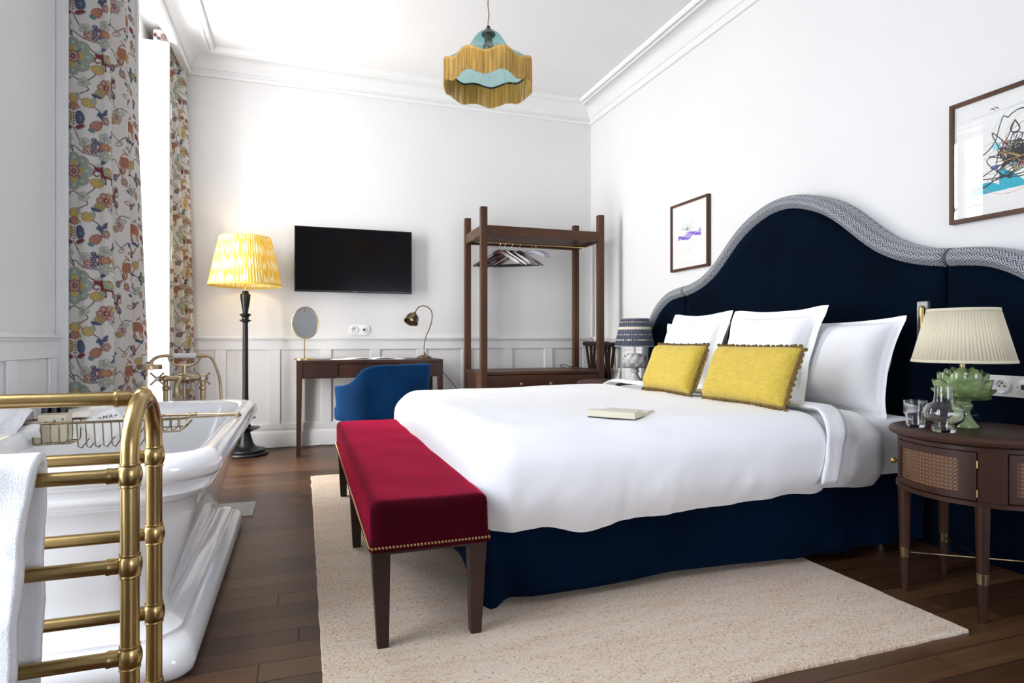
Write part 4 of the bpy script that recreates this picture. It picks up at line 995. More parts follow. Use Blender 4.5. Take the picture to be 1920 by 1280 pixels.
rbox(.60, 2.615, 1.955, 3.765, .285, .575, .05, .03, msd).build('mattress', 'linen', t, weld=True, sharp=0)
# valance: perimeter strip with soft folds
per = [(2.60, 1.955)]+[(2.60-.0202*k, 1.955) for k in range(1, 101)]+[(.58, 1.955+.0201*k) for k in range(1, 91)]+[(.58+.0202*k, 3.765) for k in range(0, 101)]
def val(u, v):
    i = min(int(u*(len(per)-1)), len(per)-1); x, y = per[i]; L = i*.0202; out = v
    nx_, ny_ = (0, -1) if i <= 100 else ((-1, 0) if i <= 190 else (0, 1))
    d = .014*math.sin(L*4.3)+.010*nz(L*5, v*1.2, 3)
    cd = min(abs(L-2.02), 9); d += .05*math.exp(-(cd/.05)**2)-.02*math.exp(-((cd-.09)/.04)**2)
    if .10 < L < .75: d += .012*math.cos(L*26)*v
    return (x+nx_*d*out-nx_*.01, y+ny_*d*out, .34-.298*v+.012*nz(L*2, 1)*v)
MB().grid(len(per)-1, 12, val).build('valance', 'skirt', t, solid=.004, sharp=0)
for x, y in ((.70, 2.09), (2.5, 2.09), (.70, 3.63), (2.5, 3.63)):
    MB().lathe([(0,.0125),(.030,.0125),(.031,.018),(.031,.030),(.024,.036),(.024,.105),(0,.105)], (x, y, 0), 24).build('foot', 'chrome', t, label='chrome bed foot')

# duvet
def dvd(q):
    s = 1 if q.y < 2.86 else -1
    sd = min(1, max(0, (.60-q.z)/.25)); top = 1-sd
    fold = .012*nz(q.x*5, q.z*1.6, 2)+.006*nz(q.x*26, q.z*3, 5)*min(1, max(0, (.5-q.z)/.15))+.005*nz(q.x*11-q.z*9, q.z*5, 15)
    bul = .030*math.sin(min(1, max(0, (q.z-.29)/.30))*PI)
    y = q.y-s*(fold*sd+bul*(1 if abs(q.y-2.86) > .75 else 0)*.8)
    x = q.x-(.008*math.sin(min(1, max(0, (q.z-.29)/.30))*PI)+.008*nz(q.y*5, q.z*3, 8)*sd if q.x < .75 else 0)
    z = q.z+top*(-.012-.020*(2.0-q.x)/1.4+.012*nz(q.x*2.2, q.y*2.2, 1)+.006*nz(q.x*6, q.y*5, 4)+.012*math.exp(-((q.x-1.0)/.5)**2-((q.y-2.7)/.7)**2))
    if q.z < .40:
        k = (.40-q.z)/.11; z += k*(.010*nz(q.x*7, q.y*7, 6)-.030*math.exp(-((q.x-.93)/.10)**2)*(q.y < 2.2)+.022*(q.x > 1.3)*min(1, (q.x-1.3)/.5)); y += s*.03*k*k; x += .02*k*k*(q.x < .75)
    return Vector((x, y, z))
o = rbox(.535, 2.06, 1.875, 3.845, .285, .638, .13, .018, dvd).build('duvet', 'linen', weld=True, sharp=0)
tag(o, 'puffy white duvet spread over the bed', 'duvet')
# hem band and folded-back layer
def fbd(q):
    q = dvd(q); return Vector((q.x+.006*nz(q.y*14, q.z*10, 9), q.y, q.z-.004))
o = rbox(1.98, 2.345, 1.885, 3.835, .292, .628, .13, .018, fbd).build('folded_sheet', 'linen', weld=True, sharp=0)
tag(o, 'white sheet folded back at the head end of the duvet', 'sheet')
def hem(u, v):
    # ribbon following the duvet profile across the bed at x ~ 2.03
    a = -1+2*u; y = 2.86+a*1.0; W = .995
    L = abs(a)*1.215
    if L < .87: yy, zz = L, .637
    elif L < .87+.2: t_ = (L-.87)/.2*PI/2; yy, zz = .87+.135*math.sin(t_), .637-.135*(1-math.cos(t_))
    else: yy, zz = 1.005+.012*math.sin((L-1.07)*12), .502-(L-1.07)
    sg = -1 if a < 0 else 1
    x = 1.985+.11*v*(1-.35*max(0, L-.87)/.4)-.09*max(0, L-.90)/.37+.03*math.sin(yy*3)+.012*nz(yy*6, 4)
    return (x, 2.86+sg*(yy+.006*nz(x*30, zz*10)), zz+.012*math.sin(v*PI)*(L < .9)+.003*nz(x*40, yy*20))
o = MB().grid(150, 6, hem).build('duvet_hem', 'linen2', solid=.008, sharp=0, parent=bpy.data.objects['duvet'])

# pillows (local: x thickness, y width, z height; base edge at origin)
def pillow(name, label, cat, w, h, th, loc, lean, yaw, m, flange=0, seed=1, group=None, roll=0, bow=.05, drop=0):
    NU, NV = 44, 40; fu, fv = (w/2+flange)/(w/2), (h/2+flange)/(h/2)
    mb = MB(); wrap = Matrix.Translation(loc) @ Matrix.Rotation(R(yaw), 4, 'Z') @ Matrix.Rotation(R(lean), 4, 'Y') @ Matrix.Rotation(R(roll), 4, 'X')
    for side in (1, -1):
        def fn(a, b):
            u, v = (a*2-1)*fu, (b*2-1)*fv; uc, vc = max(-1, min(1, u)), max(-1, min(1, v))
            t_ = (max(0, 1-uc**4)*max(0, 1-vc**4))**.55
            y = u*w/2*(1-bow*(1-vc*vc)*abs(uc)**2); z = v*h/2*(1-bow*(1-uc*uc)*abs(vc)**2)
            wr_ = .006*nz(y*13+seed, z*13, seed)+.010*nz(y*5, z*5, seed*2)+.008*abs(uc)**3*nz(z*22, y*5, seed)+.008*abs(vc)**3*nz(y*22, z*5, seed+3)
            x = side*(th/2*t_+.0022)+wr_*t_**.3*side
            if abs(u) > 1 or abs(v) > 1: x += .007*nz(y*9, z*9, seed*3)
            x += .012*nz(y*3, z*3, seed*5)
            return (x, y, z+h/2+flange)
        mb.grid(NU, NV, fn, flip=side < 0)
    a = 2*(NU+1)*(NV+1)
    mb.xf(wrap); o = mb.build(name, m, weld=False, sharp=0)
    # close the rim
    b = o.modifiers.new('weld', 'WELD'); b.merge_threshold = .006
    if flange:
        st = MB(); pts = []
        for k in range(120):
            p = 4*k/120; sidx = int(p); f_ = p-sidx; q = [(-1+2*f_, -1), (1, -1+2*f_), (1-2*f_, 1), (-1, 1-2*f_)][sidx]
            vy = q[0]*w/2*.985*(1-bow*(1-q[1]**2)*abs(q[0])**2); vz = q[1]*h/2*.985*(1-bow*(1-q[0]**2)*abs(q[1])**2); pts.append((-.0052+.012*nz(vy*3, vz*3, seed*5), vy, vz+h/2+flange))
        st.tube(pts, .0016, 5, closed=True).xf(wrap)
        st.build('flange_seam', 'linen', o)
    return tag(o, label, cat, group)
G = 'white bed pillows'
pillow('pillow', 'white pillow nearest the green lamp, leaning on the headboard', 'pillow', .70, .44, .23, (2.40, 2.365, .560), 17, 4, 'linen2', .025, 1, G, bow=.10)
pillow('pillow', 'white pillow furthest left, mostly behind the square ones', 'pillow', .70, .44, .18, (2.44, 3.52, .560), 13, -3, 'linen2', .025, 2, G, bow=.10)
pillow('pillow', 'large square white pillow in the middle, in front of the right pillow', 'pillow', .56, .42, .17, (2.24, 2.62, .600), 20, 2, 'linen', .05, 3, G, bow=.08)
pillow('pillow', 'square white pillow left of centre behind the smaller yellow cushion', 'pillow', .56, .42, .17, (2.30, 3.34, .600), 17, -3, 'linen', .05, 4, G, bow=.08)

def cushion(label, w, h, th, loc, lean, yaw, seed, roll=0):
    t = thing('yellow_cushion', label, 'cushion', loc, 0, 'yellow trimmed cushions')
    base = Matrix.Rotation(R(yaw), 4, 'Z') @ Matrix.Rotation(R(lean), 4, 'Y') @ Matrix.Rotation(R(roll), 4, 'X'); NU, NV = 40, 30; mb = MB()
    def edge(u, v): return (u*w/2*(1-.03*(1-v*v)*abs(u)**2), v*h/2*(1-.04*(1-u*u)*abs(v)**2)+h/2)
    for side in (1, -1):
        def fn(a, b):
            u, v = a*2-1, b*2-1; t_ = (max(0, 1-u**6)*max(0, 1-v**6))**.6; y, z = edge(u, v)
            return (side*(th/2*t_+.001)+side*t_**.3*(.003*nz(y*14, z*14, seed)+.005*nz(y*5, z*5, seed)), y, z)
        mb.grid(NU, NV, fn, flip=side < 0)
    o = mb.xf(base).build('cushion_cover', 'yellow', t, W=False, sharp=0); b = o.modifiers.new('weld', 'WELD'); b.merge_threshold = .0025
    per = []
    N = 62
    for k in range(N):
        p = k/N*(2*w+2*h)
        if p < w: q = (-1+2*p/w, -1)
        elif p < w+h: q = (1, -1+2*(p-w)/h)
        elif p < 2*w+h: q = (1-2*(p-w-h)/w, 1)
        else: q = (-1, 1-2*(p-2*w-h)/h)
        per.append(q)
    pts = [(0, *edge(*q)) for q in per]
    MB().tube(pts, .0075, 8, closed=True).xf(base).build('braid_trim', 'braid', t, W=False)
    ball = None
    for k, q in enumerate(per):
        y, z = edge(*q); oy, oz = (q[0]*.011 if abs(q[0]) == 1 else 0), (q[1]*.009 if abs(q[1]) == 1 else 0)
        p = base @ Vector((.004*math.sin(k*2.1), y+oy, z+oz))
        if ball is None:
            mb2 = MB().sphere((0,0,0), .0095, 8, (1, 1, .9)); ball = mb2.build('pompom', 'pompom', t, W=False); ball.location = p
        else: copy_mesh(ball, t, loc=p)
    return t
cushion('yellow oblong cushion nearest the camera, with olive pompom trim', .55, .272, .13, (1.90, 2.30, .634), 22, 0, 2)
cushion('smaller-looking yellow cushion further left with olive pompom trim', .50, .272, .13, (1.91, 2.92, .636), 22, -3, 6)

# book
_dv = bpy.data.objects['duvet']; _hz = [v.co.z+_dv.location.z for v in _dv.data.vertices if math.hypot(v.co.x+_dv.location.x-1.21, v.co.y+_dv.location.y-2.15) < .13 and v.co.z > .2]
t = thing('open_book', 'open paperback lying face up on the white duvet', 'book', (1.205, 2.15, sum(_hz)/len(_hz)+.003), R(-50))
for s in (-1, 1):
    def pg(u, v, s=s): return (-.095+.19*v, s*.118*u, .004+.022*math.sin(min(1, .18+u*.82)*PI*.62)*(1 if s < 0 else .8)-.010*u*(s > 0)) 
    rings = []
    for k in range(15):
        u = k/14; zt = pg(u, 0)[2]; rings.append([(-.095, s*.118*u, 0), (.095, s*.118*u, 0), (.095, s*.118*u, zt), (-.095, s*.118*u, zt)])
    MB().rings(rings).build('page_block', 'pageedge' if 'pageedge' in M else 'cream', t, W=False, sharp=50)
    # printed page surface
    def pp(u, v, s=s): q = pg(.01+.98*u, v); return (q[0], q[1], q[2]+.0006)
    g_ = MB().grid(60, 90, pp); o = g_.build('printed_page', 'print', t, W=False, sharp=0, recalc=False)
    cc = np.ones((61, 91, 4), np.float32); cc[:, :, :3] = (.80, .77, .66)
    for j in range(8, 83):
        if j % 3 == 0:
            for i in range(7, 54):
                if random.random() > .25: cc[i, j, :3] = (.42, .40, .35)
    ca = o.data.color_attributes.new('print', 'FLOAT_COLOR', 'POINT'); ca.data.foreach_set('color', cc.ravel())
MB().box(-.097, .097, -.12, .12, -.002, .0005).build('cover', 'blackcord', t, W=False)

# ------------------------------------------------------------------ bench
t = thing('bench', 'long crimson velvet bench with brass nail trim at the foot of the bed', 'bench', (.36, 2.74, .012))
bx0, bx1, by0, by1 = .185, .545, 1.79, 3.70
def bd(q):
    fl = .008*max(0, (.33-q.z)/.04); s1 = -1 if q.x < .365 else 1
    return Vector((q.x+s1*fl*(abs(q.x-.365) > .15)+.003*nz(q.y*6, q.z*8), q.y-(fl if q.y < 1.9 else 0)+(fl if q.y > 3.6 else 0), q.z+.004*nz(q.x*5, q.y*4)))
rbox(bx0, bx1, by0, by1, .302, .445, .028, .014, bd, True).build('seat', 'crimson', t, weld=True, sharp=0)
MB().box(bx0+.012, bx1-.012, by0+.012, by1-.012, .290, .310).build('seat_frame', 'darkwood', t)
for x, sx in ((bx0, 1), (bx1, -1)):
    for y, sy, nm in ((by0, 1, 0), (2.745, 0, 1), (by1, -1, 0)):
        cy = y+sy*.045; MB().taper((x+sx*.038, y+sy*.038, .012), .017, (x+sx*.032, cy, .295), (.027, .03)).build('leg', 'darkwood', t, bevel=.003)
nail = None; cnt = 0
spots = [(bx0+.003+k*.01035, by0-.0035, .3155) for k in range(35)]+[(bx0-.0035, by0+.008+k*.0125, .3155) for k in range(64)]
rest = [(bx0-.0035, by0+.008+k*.0125, .3155) for k in range(64, 152)]
for p in spots:
    if nail is None: nail = MB().sphere((0,0,0), .0045, 8).build('brass_nail', 'brass', t, W=False); nail.location = Vector(p)-t.location
    else: copy_mesh(nail, t, loc=Vector(p)-t.location)
mb = MB()
for p in rest: mb.sphere(p, .0045, 6)
mb.build('brass_nails', 'brass', t, kind='stuff')

# ------------------------------------------------------------------ rug
rg = MB(); P = []
NX, NY2 = 90, 130
def ed(s): return .006*nz(s*9, 3)+.003*nz(s*60, 8)
rr = [(.05+1.925*k/NX, 1.335) for k in range(NX)]+[(1.975, 1.335+2.935*k/NY2) for k in range(NY2)]+[(1.975-1.925*k/NX, 4.27) for k in range(NX)]+[(.05, 4.27-2.935*k/NY2) for k in range(NY2)]
lo = []
for x, y in rr:
    sx_ = -1 if x <= .0501 else (1 if x >= 1.9749 else 0); sy_ = -1 if y <= 1.3351 else (1 if y >= 4.2699 else 0); lo.append((x+sx_*ed(y+x*3), y+sy_*ed(x+y*3)))
cx, cy = 1.01, 2.8
ringsr = [[(x, y, 0.0) for x, y in lo], [(x, y, .008) for x, y in lo], [(cx+(x-cx)*.997, cy+(y-cy)*.998, .012) for x, y in lo]]
rg.rings(ringsr); o = rg.build('rug', 'rug', smooth=False); tag(o, 'large beige woven jute rug under the bed and bench', 'rug')

# ------------------------------------------------------------------ chair
A = R(32)
t = thing('armchair', 'blue velvet tub chair with low arms drawn up to the desk', 'chair', (.515, 4.22, 0), A)
# local: faces +y, back at -y
def shell(th_, off):
    a = th_; rx, ry = .315-off, .29-off; n_ = 2.6
    ca, sa = math.sin(a), -math.cos(a); k = (abs(ca)**n_+abs(sa)**n_)**(-1/n_); x, y = rx*ca*k, ry*sa*k
    return x, y
rings = []
NS = 72; lim = R(128)
for i in range(NS+1):
    a = -lim+2*lim*i/NS; aa = abs(a)
    zt = interp(math.degrees(aa), [0, 40, 52, 62, 72, 84, 100, 128], [.757, .757, .750, .725, .672, .638, .622, .612]); zb = interp(math.degrees(aa), [0, 60, 100, 128], [.372, .378, .395, .41])
    (xo, yo), (xi, yi) = shell(a, 0), shell(a, .058)
    fo = lambda x, y, z: (x*(1-.10*(.757-z)/.385), y*(1-.10*(.757-z)/.385)-.02*(.6-z)*0, z)
    e = .02
    rings.append([fo(xo, yo, zb+.01), fo(xo, yo, zb+(zt-zb)*.35), fo(xo, yo, zb+(zt-zb)*.7), fo(xo, yo, zt-.022), fo(xo*.985+xi*.015, yo*.985+yi*.015, zt-.010), fo(xo*.8+xi*.2, yo*.8+yi*.2, zt), fo(xo*.2+xi*.8, yo*.2+yi*.8, zt), fo(xi, yi, zt-.012), fo(xi, yi, zb+.05), fo(xi, yi, zb), fo((xo+xi)/2, (yo+yi)/2, zb-.004)])
MB().rings(rings).build('backrest', 'bluechair', t, W=False, sharp=50)
sp = []
for zz_, sc in ((.375, .96), (.385, .995), (.45, 1.0), (.468, .97), (.475, .9)):
    sp.append([(p[0]*sc, p[1]*sc+.03, zz_) for p in rrect(-.235, .235, -.22, .25, .09, 0, 6)])
MB().rings(sp).build('seat', 'bluechair', t, W=False)
for x, y in ((-.19, .16), (.19, .16), (-.18, -.18), (.18, -.18)):
    MB().taper((x*1.02, y*1.04, 0), .012, (x, y, .40), .021).build('leg', 'walnut', t, W=False, bevel=.003)
# ------------------------------------------------------------------ round cane nightstands
def arc_grid(mb, c, r, a0, a1, z0, z1, n=24, uv=True):
    mb.grid(n, 1, lambda u, v: (c[0]+r*math.cos(a0+(a1-a0)*u), c[1]+r*math.sin(a0+(a1-a0)*u), z0+(z1-z0)*v), (lambda u, v: (r*(a1-a0)*u, (z1-z0)*v)) if uv else None); return mb
def arc_block(mb, c, r0, r1, a0, a1, z0, z1, n=12):
    rings = []
    for k in range(n+1):
        a = a0+(a1-a0)*k/n; ca, sa = math.cos(a), math.sin(a)
        rings.append([(c[0]+r0*ca, c[1]+r0*sa, z0), (c[0]+r1*ca, c[1]+r1*sa, z0), (c[0]+r1*ca, c[1]+r1*sa, z1), (c[0]+r0*ca, c[1]+r0*sa, z1)])
    return mb.rings(rings)
def nightstand(cx, cy, label, doorstart, sgn):
    t = thing('nightstand', label, 'nightstand', (cx, cy, 0), 0, 'round cane nightstands'); c = (cx, cy)
    MB().lathe([(0,.570),(.250,.570),(.262,.573),(.276,.580),(.278,.590),(.274,.597),(.266,.600),(0,.600)], (cx, cy, 0), 96).build('table_top', 'nightwood', t, sharp=40)
    MB().lathe([(.235,.378),(.254,.378),(.254,.392),(.246,.394),(.235,.394)], (cx, cy, 0), 96).lathe([(.235,.556),(.249,.556),(.249,.571),(.235,.571)], (cx, cy, 0), 96).lathe([(0,.380),(.24,.380),(.24,.386),(0,.386)], (cx, cy, 0), 64).build('body_frame', 'nightwood', t, sharp=40)
    for k in range(4):
        a0 = doorstart+k*PI/2*1; wd = R(72)
        post = arc_block(MB(), c, .226, .247, a0+wd, a0+PI/2, .392, .558)
        post.build('stile', 'nightwood', t, sharp=40)
        fr = MB(); arc_block(fr, c, .238, .250, a0+.012, a0+wd-.012, .530, .553); arc_block(fr, c, .238, .250, a0+.012, a0+wd-.012, .397, .418)
        arc_block(fr, c, .238, .250, a0+.012, a0+.012+R(5), .397, .553); arc_block(fr, c, .238, .250, a0+wd-.012-R(11), a0+wd-.012, .397, .553)
        d = fr.build('door' if k == 0 or k == 2 else 'side_panel', 'nightwood', t, sharp=40)
        arc_grid(MB(), c, .2435, a0+R(5), a0+wd-R(10), .415, .533).build('cane_webbing', 'cane', d, recalc=False)
        if k == 0:
            a = a0+.012+R(2.5); p = Vector((math.cos(a), math.sin(a), 0)); q = Vector((cx, cy, .475))
            MB().tube([q+p*.25, q+p*.262], .004, 8).sphere(q+p*.270, .011, 12).build('knob', 'brass', d)
            a = a0+wd-.006
            for z in (.42, .515):
                h_ = MB().tube([(cx+.2515*math.cos(a), cy+.2515*math.sin(a), z-.012), (cx+.2515*math.cos(a), cy+.2515*math.sin(a), z+.012)], .0028, 8); h_.build('hinge', 'gold', d)
    legs = [215, 145, 62, 292]
    for k, a in enumerate(legs):
        a = R(a) if sgn > 0 else R(-a); r = .236; x, y = cx+r*math.cos(a), cy+r*math.sin(a)
        lg = MB().lathe([(0,0),(.0115,0),(.0165,.13),(.0215,.38),(0,.38)], (x, y, 0), 20).build('leg', 'nightwood', t)
        MB().lathe([(.0172,.125),(.0182,.126),(.0192,.160),(.0182,.161)], (x, y, 0), 20, caps=False).build('metal_band', 'brass_dark', lg)
    MB().tube([(cx-.19, cy+sgn*.13, .142), (cx, cy, .142), (cx+.19, cy-sgn*.13, .142)], .004, 8).tube([(cx-.19, cy-sgn*.13, .142), (cx, cy, .142), (cx+.11, cy+sgn*.21, .142)], .004, 8).build('cross_brace', 'brass_dark', t)
    # solid inner drum so the cane has a dark box behind it
    MB().lathe([(.21,.39),(.21,.565)], (cx, cy, 0), 48, caps=False).build('inner_lining', 'darkwood', t)
    return t
nightstand(2.285, 1.505, 'round walnut nightstand with cane door at the right edge, carrying the green lamp', R(140), 1)
nightstand(2.285, 4.215, 'round walnut nightstand on the far side of the bed under the plaid lamp', R(150), -1)

def artichoke(c, z, s, m, sx=1):
    mb = MB()
    mb.lathe([(0,0),(.055*s,0),(.058*s,.004*s),(.056*s,.012*s),(.048*s,.016*s),(.048*s,.020*s),(.040*s,.028*s),(.030*s,.045*s),(.026*s,.062*s),(.033*s,.070*s),(.036*s,.078*s),(.036*s,.084*s),(.030*s,.088*s),(.028*s,.094*s),(.034*s,.102*s),(.045*s,.108*s)], (c[0], c[1], z), 36)
    mb.lathe([(.03*s,.10*s),(.078*s,.118*s),(.092*s,.145*s),(.086*s,.172*s),(.066*s,.196*s),(.035*s,.208*s),(0,.21*s)], (c[0], c[1], z), 24)
    rows = [(.056,.108,.058,9,10,.032),(.080,.110,.056,9,42,.034),(.094,.122,.058,9,72,.035),(.094,.146,.056,8,92,.034),(.080,.164,.050,7,104,.030),(.056,.180,.040,6,108,.024)]
    for ri, (r, h, L, n, el, W0) in enumerate(rows):
        for k in range(n):
            a = 2*PI*(k+.5*(ri % 2))/n; e = R(el); er = Vector((math.cos(a), math.sin(a), 0)); et = Vector((-math.sin(a), math.cos(a), 0)); up = Vector((0, 0, 1))
            d = er*math.cos(e)+up*math.sin(e); nr = er*math.sin(e)-up*math.cos(e); base = Vector((c[0], c[1], z+h*s))+er*(r-.012)*s; W = W0*s
            o = len(mb.v); NU, NV = 9, 6
            def fn(u, v, base=base, d=d, et=et, nr=nr):
                u = 1-(1-u)**2
                w = W*(.72+.56*u) if u < .5 else W*math.sqrt(max(0, 1-((u-.5)/.5)**2)); q = (v*2-1)
                return base+d*(u*L*s)+et*(q*w)+nr*((.008-.016*q*q*(w/W)**2-.008*(1-(w/W)**2)*(u > .5)+.010*u*u)*s)
            mb.grid(NU, NV, fn)
            def fn2(u, v): return Vector(fn(u, v))-nr*.0035*s
            mb.grid(NU, NV, fn2, flip=True)
    mb.v = [(c[0]+(p[0]-c[0])*sx, c[1]+(p[1]-c[1])*sx, p[2]) for p in mb.v]
    return mb

t = thing('table_lamp', 'green ceramic artichoke table lamp with a cream pleated shade', 'lamp', (2.285, 1.565, .60)); c = (2.285, 1.565)
artichoke(c, .60, 1.0, None, .86).build('artichoke_base', 'greenglaze', t, recalc=False, sharp=60)
MB().tube([(c[0], c[1], .80), (c[0], c[1], .865)], .009, 14).build('brass_neck', 'brass_fix', t)
MB().lathe([(.156,.846),(.110,1.026)], c+(0,), 480, rib=.012, ribn=80, uv=True, caps=False).build('lamp_shade', 'creamshade', t, sharp=0, solid=.0015)
MB().lathe([(.1595,.838),(.157,.848)], c+(0,), 72, caps=False).build('shade_trim', 'creamshade', t, solid=.004)
MB().lathe([(.111,1.022),(.1095,1.034)], c+(0,), 72, caps=False).build('shade_trim', 'creamshade', t, solid=.004)
MB().sphere((c[0], c[1], .90), .03, 12).build('bulb', 'bulb', t)
tag(MB().tube(crom([(2.33,1.60,.612),(2.38,1.62,.625),(2.42,1.60,.635),(2.45,1.63,.62),(2.52,1.66,.604),(2.56,1.68,.56),(2.60,1.70,.4),(2.62,1.70,.2)], 6), .003, 6).build('lamp_cable', 'blackcord'), 'dark cable curling behind the green lamp base', 'cable')
t = thing('table_lamp', 'white ceramic artichoke table lamp with an indigo plaid shade', 'lamp', (2.462, 4.192, .60)); c = (2.462, 4.192)
artichoke(c, .60, .98, None).build('artichoke_base', 'ceramic', t, recalc=False, sharp=60)
MB().tube([(c[0], c[1], .79), (c[0], c[1], .90)], .007, 12).build('neck', 'ceramic', t)
MB().lathe([(.154,.872),(.108,1.083)], c+(0,), 320, rib=.014, ribn=40, uv=True, caps=False).build('lamp_shade', 'plaid', t, sharp=0, solid=.0015)
MB().lathe([(.1565,.866),(.155,.876)], c+(0,), 72, caps=False).build('shade_trim', 'plaid', t, solid=.003)
MB().lathe([(.109,1.079),(.107,1.087)], c+(0,), 72, caps=False).build('shade_trim', 'plaid', t, solid=.003)
MB().sphere((c[0], c[1], .93), .03, 12).build('bulb', 'bulb', t)
tag(MB().tube(crom([(2.50,4.17,.61),(2.52,4.15,.625),(2.54,4.14,.618),(2.57,4.12,.606),(2.60,4.1,.5),(2.62,4.1,.3)], 6), .003, 6).build('lamp_cable', 'blackcord'), 'dark cable behind the white artichoke lamp', 'cable')

def tumbler(c, z, label, group):
    p = [(0,.0),(.028,.0),(.031,.004),(.031,.030),(.033,.044),(.038,.050),(.0385,.058),(.0385,.098),(.0365,.098),(.0362,.056),(.031,.048),(.0285,.035),(.0275,.012),(0,.010)]
    return tag(MB().lathe([(r, h+z) for r, h in p], c+(0,), 40).build('drinking_glass', 'glass', sharp=60), label, 'glass', group)
tumbler((2.128, 1.625), .6003, 'clear glass tumbler beside the carafe on the near nightstand', None)
tumbler((2.335, 4.27), .6003, 'clear glass tumbler beside the white artichoke lamp', None)
t = thing('carafe', 'round-bellied clear glass carafe in front of the green lamp', 'carafe', (2.105, 1.505, .60)); c = (2.105, 1.505, .6003)
MB().lathe([(0,0),(.034,0),(.036,.004),(.036,.022),(.040,.030),(.056,.042),(.060,.060),(.058,.082),(.048,.096),(.034,.103),(.031,.108),(.0285,.128),(.0275,.158),(.0255,.158),(.0265,.128),(.029,.107),(.032,.101),(.046,.094),(.056,.080),(.058,.060),(.054,.044),(.038,.033),(.032,.026),(.031,.012),(0,.010)], c, 48).build('glass_body', 'glass', t, sharp=70)

# ------------------------------------------------------------------ framed pictures on the right wall
def picture(y0, y1, z0, z1, label, paint, fw=.018, depth=.028):
    t = thing('framed_picture', label, 'picture', (XR, (y0+y1)/2, z0)); x = XR-depth
    MB().box(x, XR, y0, y0+fw, z0, z1).box(x, XR, y1-fw, y1, z0, z1).box(x, XR, y0+fw, y1-fw, z0, z0+fw).box(x, XR, y0+fw, y1-fw, z1-fw, z1).build('frame', 'walnut', t, bevel=.001)
    NU, NV = 300, 330
    mb = MB(); W_, H_ = y1-y0-2*fw, z1-z0-2*fw
    o = mb.grid(NU, NV, lambda u, v: (x+.012, y1-fw-W_*u, z0+fw+H_*v)).build('artwork', 'print', t, smooth=False, recalc=False)
    im = np.ones((NU+1, NV+1, 4), np.float32); im[:, :, :3] = (.80, .79, .77); paint(im[:, :, :3], NU, NV)
    ca = o.data.color_attributes.new('print', 'FLOAT_COLOR', 'POINT'); ca.data.foreach_set('color', im.ravel())
    MB().add([(x+.004, y0+fw, z0+fw), (x+.004, y1-fw, z0+fw), (x+.004, y1-fw, z1-fw), (x+.004, y0+fw, z1-fw)], [(0, 1, 2, 3)]).build('glazing', 'pane', t, smooth=False)
    return t
class Art:
    def __init__(s, im, NU, NV): s.im = im; s.U, s.V = np.mgrid[0:NU+1, 0:NV+1]; s.U = s.U/NU; s.V = s.V/NV
    def line(s, pts, w, col, sm=True):
        P = crom([(a, b, 0) for a, b in pts], 10) if sm and len(pts) > 2 else [Vector((a, b, 0)) for a, b in pts]
        for a, b in zip(P[:-1], P[1:]):
            ex, ey = b.x-a.x, b.y-a.y; L = ex*ex+ey*ey+1e-12; t_ = np.clip(((s.U-a.x)*ex+(s.V-a.y)*ey)/L, 0, 1)
            s.im[(s.U-a.x-t_*ex)**2+(s.V-a.y-t_*ey)**2 < (w/2)**2] = col
    def ell(s, x, y, rx, ry, col): s.im[((s.U-x)/rx)**2+((s.V-y)/ry)**2 < 1] = col
BK = (.03, .03, .035)
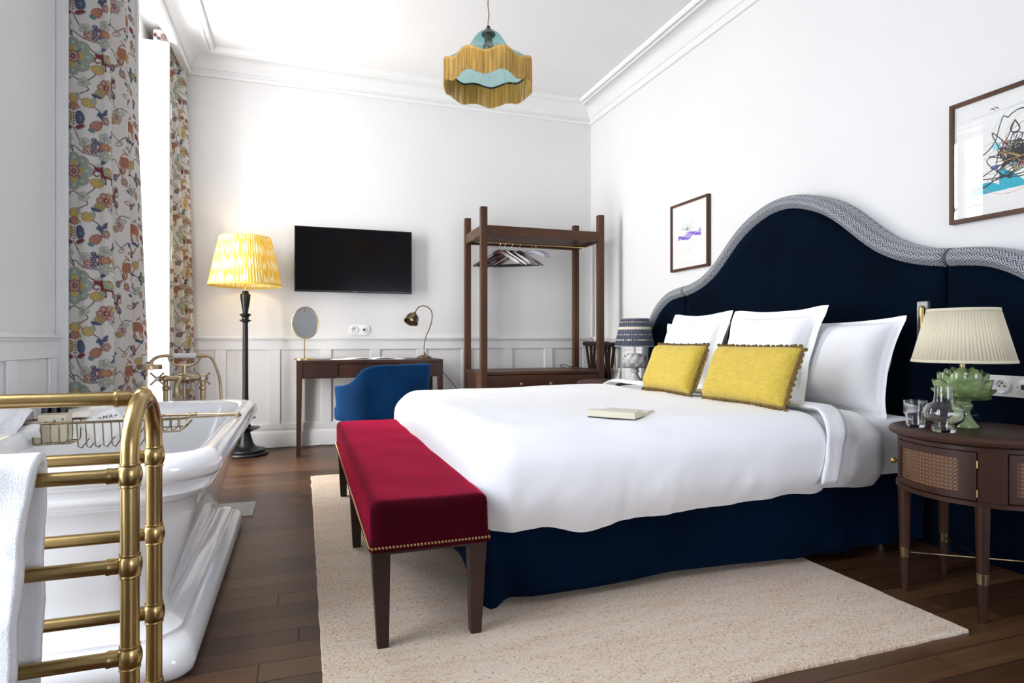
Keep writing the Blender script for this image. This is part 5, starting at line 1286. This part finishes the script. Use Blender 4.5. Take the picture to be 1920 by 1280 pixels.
def art_big(im, NU, NV):
    A_ = Art(im, NU, NV); rnd = random.Random(11)
    TQ = (.03, .40, .52)
    # turquoise band low on the sheet
    for x0_, x1_, a, b, ph in ((.16, .52, .20, .075, 0), (.42, 1.0, .26, .10, 1.2)):
        m_ = (A_.U > x0_) & (A_.U < x1_) & (A_.V > .175+.02*A_.U) & (A_.V < a+b*np.sin((A_.U-x0_)*9+ph+.3)); im[m_] = TQ
    A_.ell(.92, .80, .10, .055, TQ)
    im[(abs(A_.U-.15) < .0025) & (A_.V > .05) & (A_.V < .86)] = (.6, .6, .6); im[(abs(A_.V-.86) < .0025) & (A_.U > .15)] = (.6, .6, .6)
    for k, c_ in enumerate(((.7,.25,.12), (.75,.45,.2), (.45,.6,.55), (.7,.3,.2))):
        cx_, cy_, rx_, ry_ = ((.36,.47,.17,.13), (.75,.60,.28,.22), (.62,.62,.26,.25), (.50,.35,.28,.2))[k]
        A_.line([(cx_+rx_*math.cos(q), cy_+ry_*math.sin(q)) for q in [2*PI*i/12 for i in range(13)]], .004, c_)
    for i in range(16): A_.ell(.54+rnd.uniform(-.16, .30), .47+rnd.uniform(-.10, .12), rnd.uniform(.02, .05), rnd.uniform(.012, .03), rnd.choice(((.75,.08,.10), (.80,.55,.15), (.25,.65,.75), (.55,.5,.2), (.12,.2,.6), (.8,.35,.15))))
    A_.line([(.17,.50),(.28,.52),(.38,.60),(.43,.74),(.46,.80),(.50,.78),(.53,.80),(.60,.82),(.66,.80),(.73,.70),(.85,.66),(1.0,.64)], .010, BK)
    A_.line([(.16,.245),(.26,.235),(.36,.27),(.44,.30),(.52,.27)], .009, BK); A_.line([(.18,.225),(.30,.24),(.44,.31)], .006, BK)
    for i in range(34):
        P_ = [(.58+rnd.gauss(0, .11), .46+rnd.gauss(0, .075)) for _ in range(6)]; A_.line(P_, rnd.choice((.004, .006, .009)), BK if rnd.random() < .8 else rnd.choice(((.7,.1,.1), (.1,.3,.6), (.6,.4,.1))))
    A_.line([(.55,.72),(.50,.62),(.42,.50),(.40,.38),(.46,.30),(.60,.27),(.75,.28),(.9,.30),(1,.36)], .009, BK)
    A_.line([(.56,.74),(.52,.68),(.55,.64),(.60,.66),(.56,.74)], .012, BK)
    for i in range(6): A_.line([(.34+.012*i, .885+.01*(i % 2)), (.36+.012*i, .90-.012*(i % 3))], .006, BK, False)
def art_small(im, NU, NV):
    A_ = Art(im, NU, NV); rnd = random.Random(4)
    for i in range(26):
        a = R(rnd.uniform(5, 175)); L = rnd.uniform(.08, .2); A_.line([(.46+.03*math.cos(a), .58+.02*math.sin(a)), (.46+L*1.2*math.cos(a), .57+L*math.sin(a))], .005, (.45, .46, .47), False)
    A_.ell(.44, .60, .035, .022, (.2, .25, .24)); A_.ell(.50, .58, .05, .025, (.5, .62, .6))
    for k, c_ in enumerate(((.14,.08,.55), (.30,.12,.62), (.10,.10,.50), (.45,.2,.6))):
        A_.line([(.18+.08*i, .475+.005*i+.034*math.sin(i*1.35+k*1.1)+(.012*k-.015)) for i in range(9)], .026 if k < 3 else .014, c_)
    A_.line([(.50,.44),(.505,.28)], .004, (.6,.6,.6), False); A_.ell(.505, .27, .012, .010, (.25,.25,.25))
picture(1.474, 1.945, 1.437, 1.971, 'large dark-framed abstract ink drawing with turquoise, top right of the wall', art_big)
picture(3.67, 4.141, 1.453, 1.974, 'small dark-framed abstract print with a purple wave left of the headboard', art_small)
bpy.context.view_layer.update()
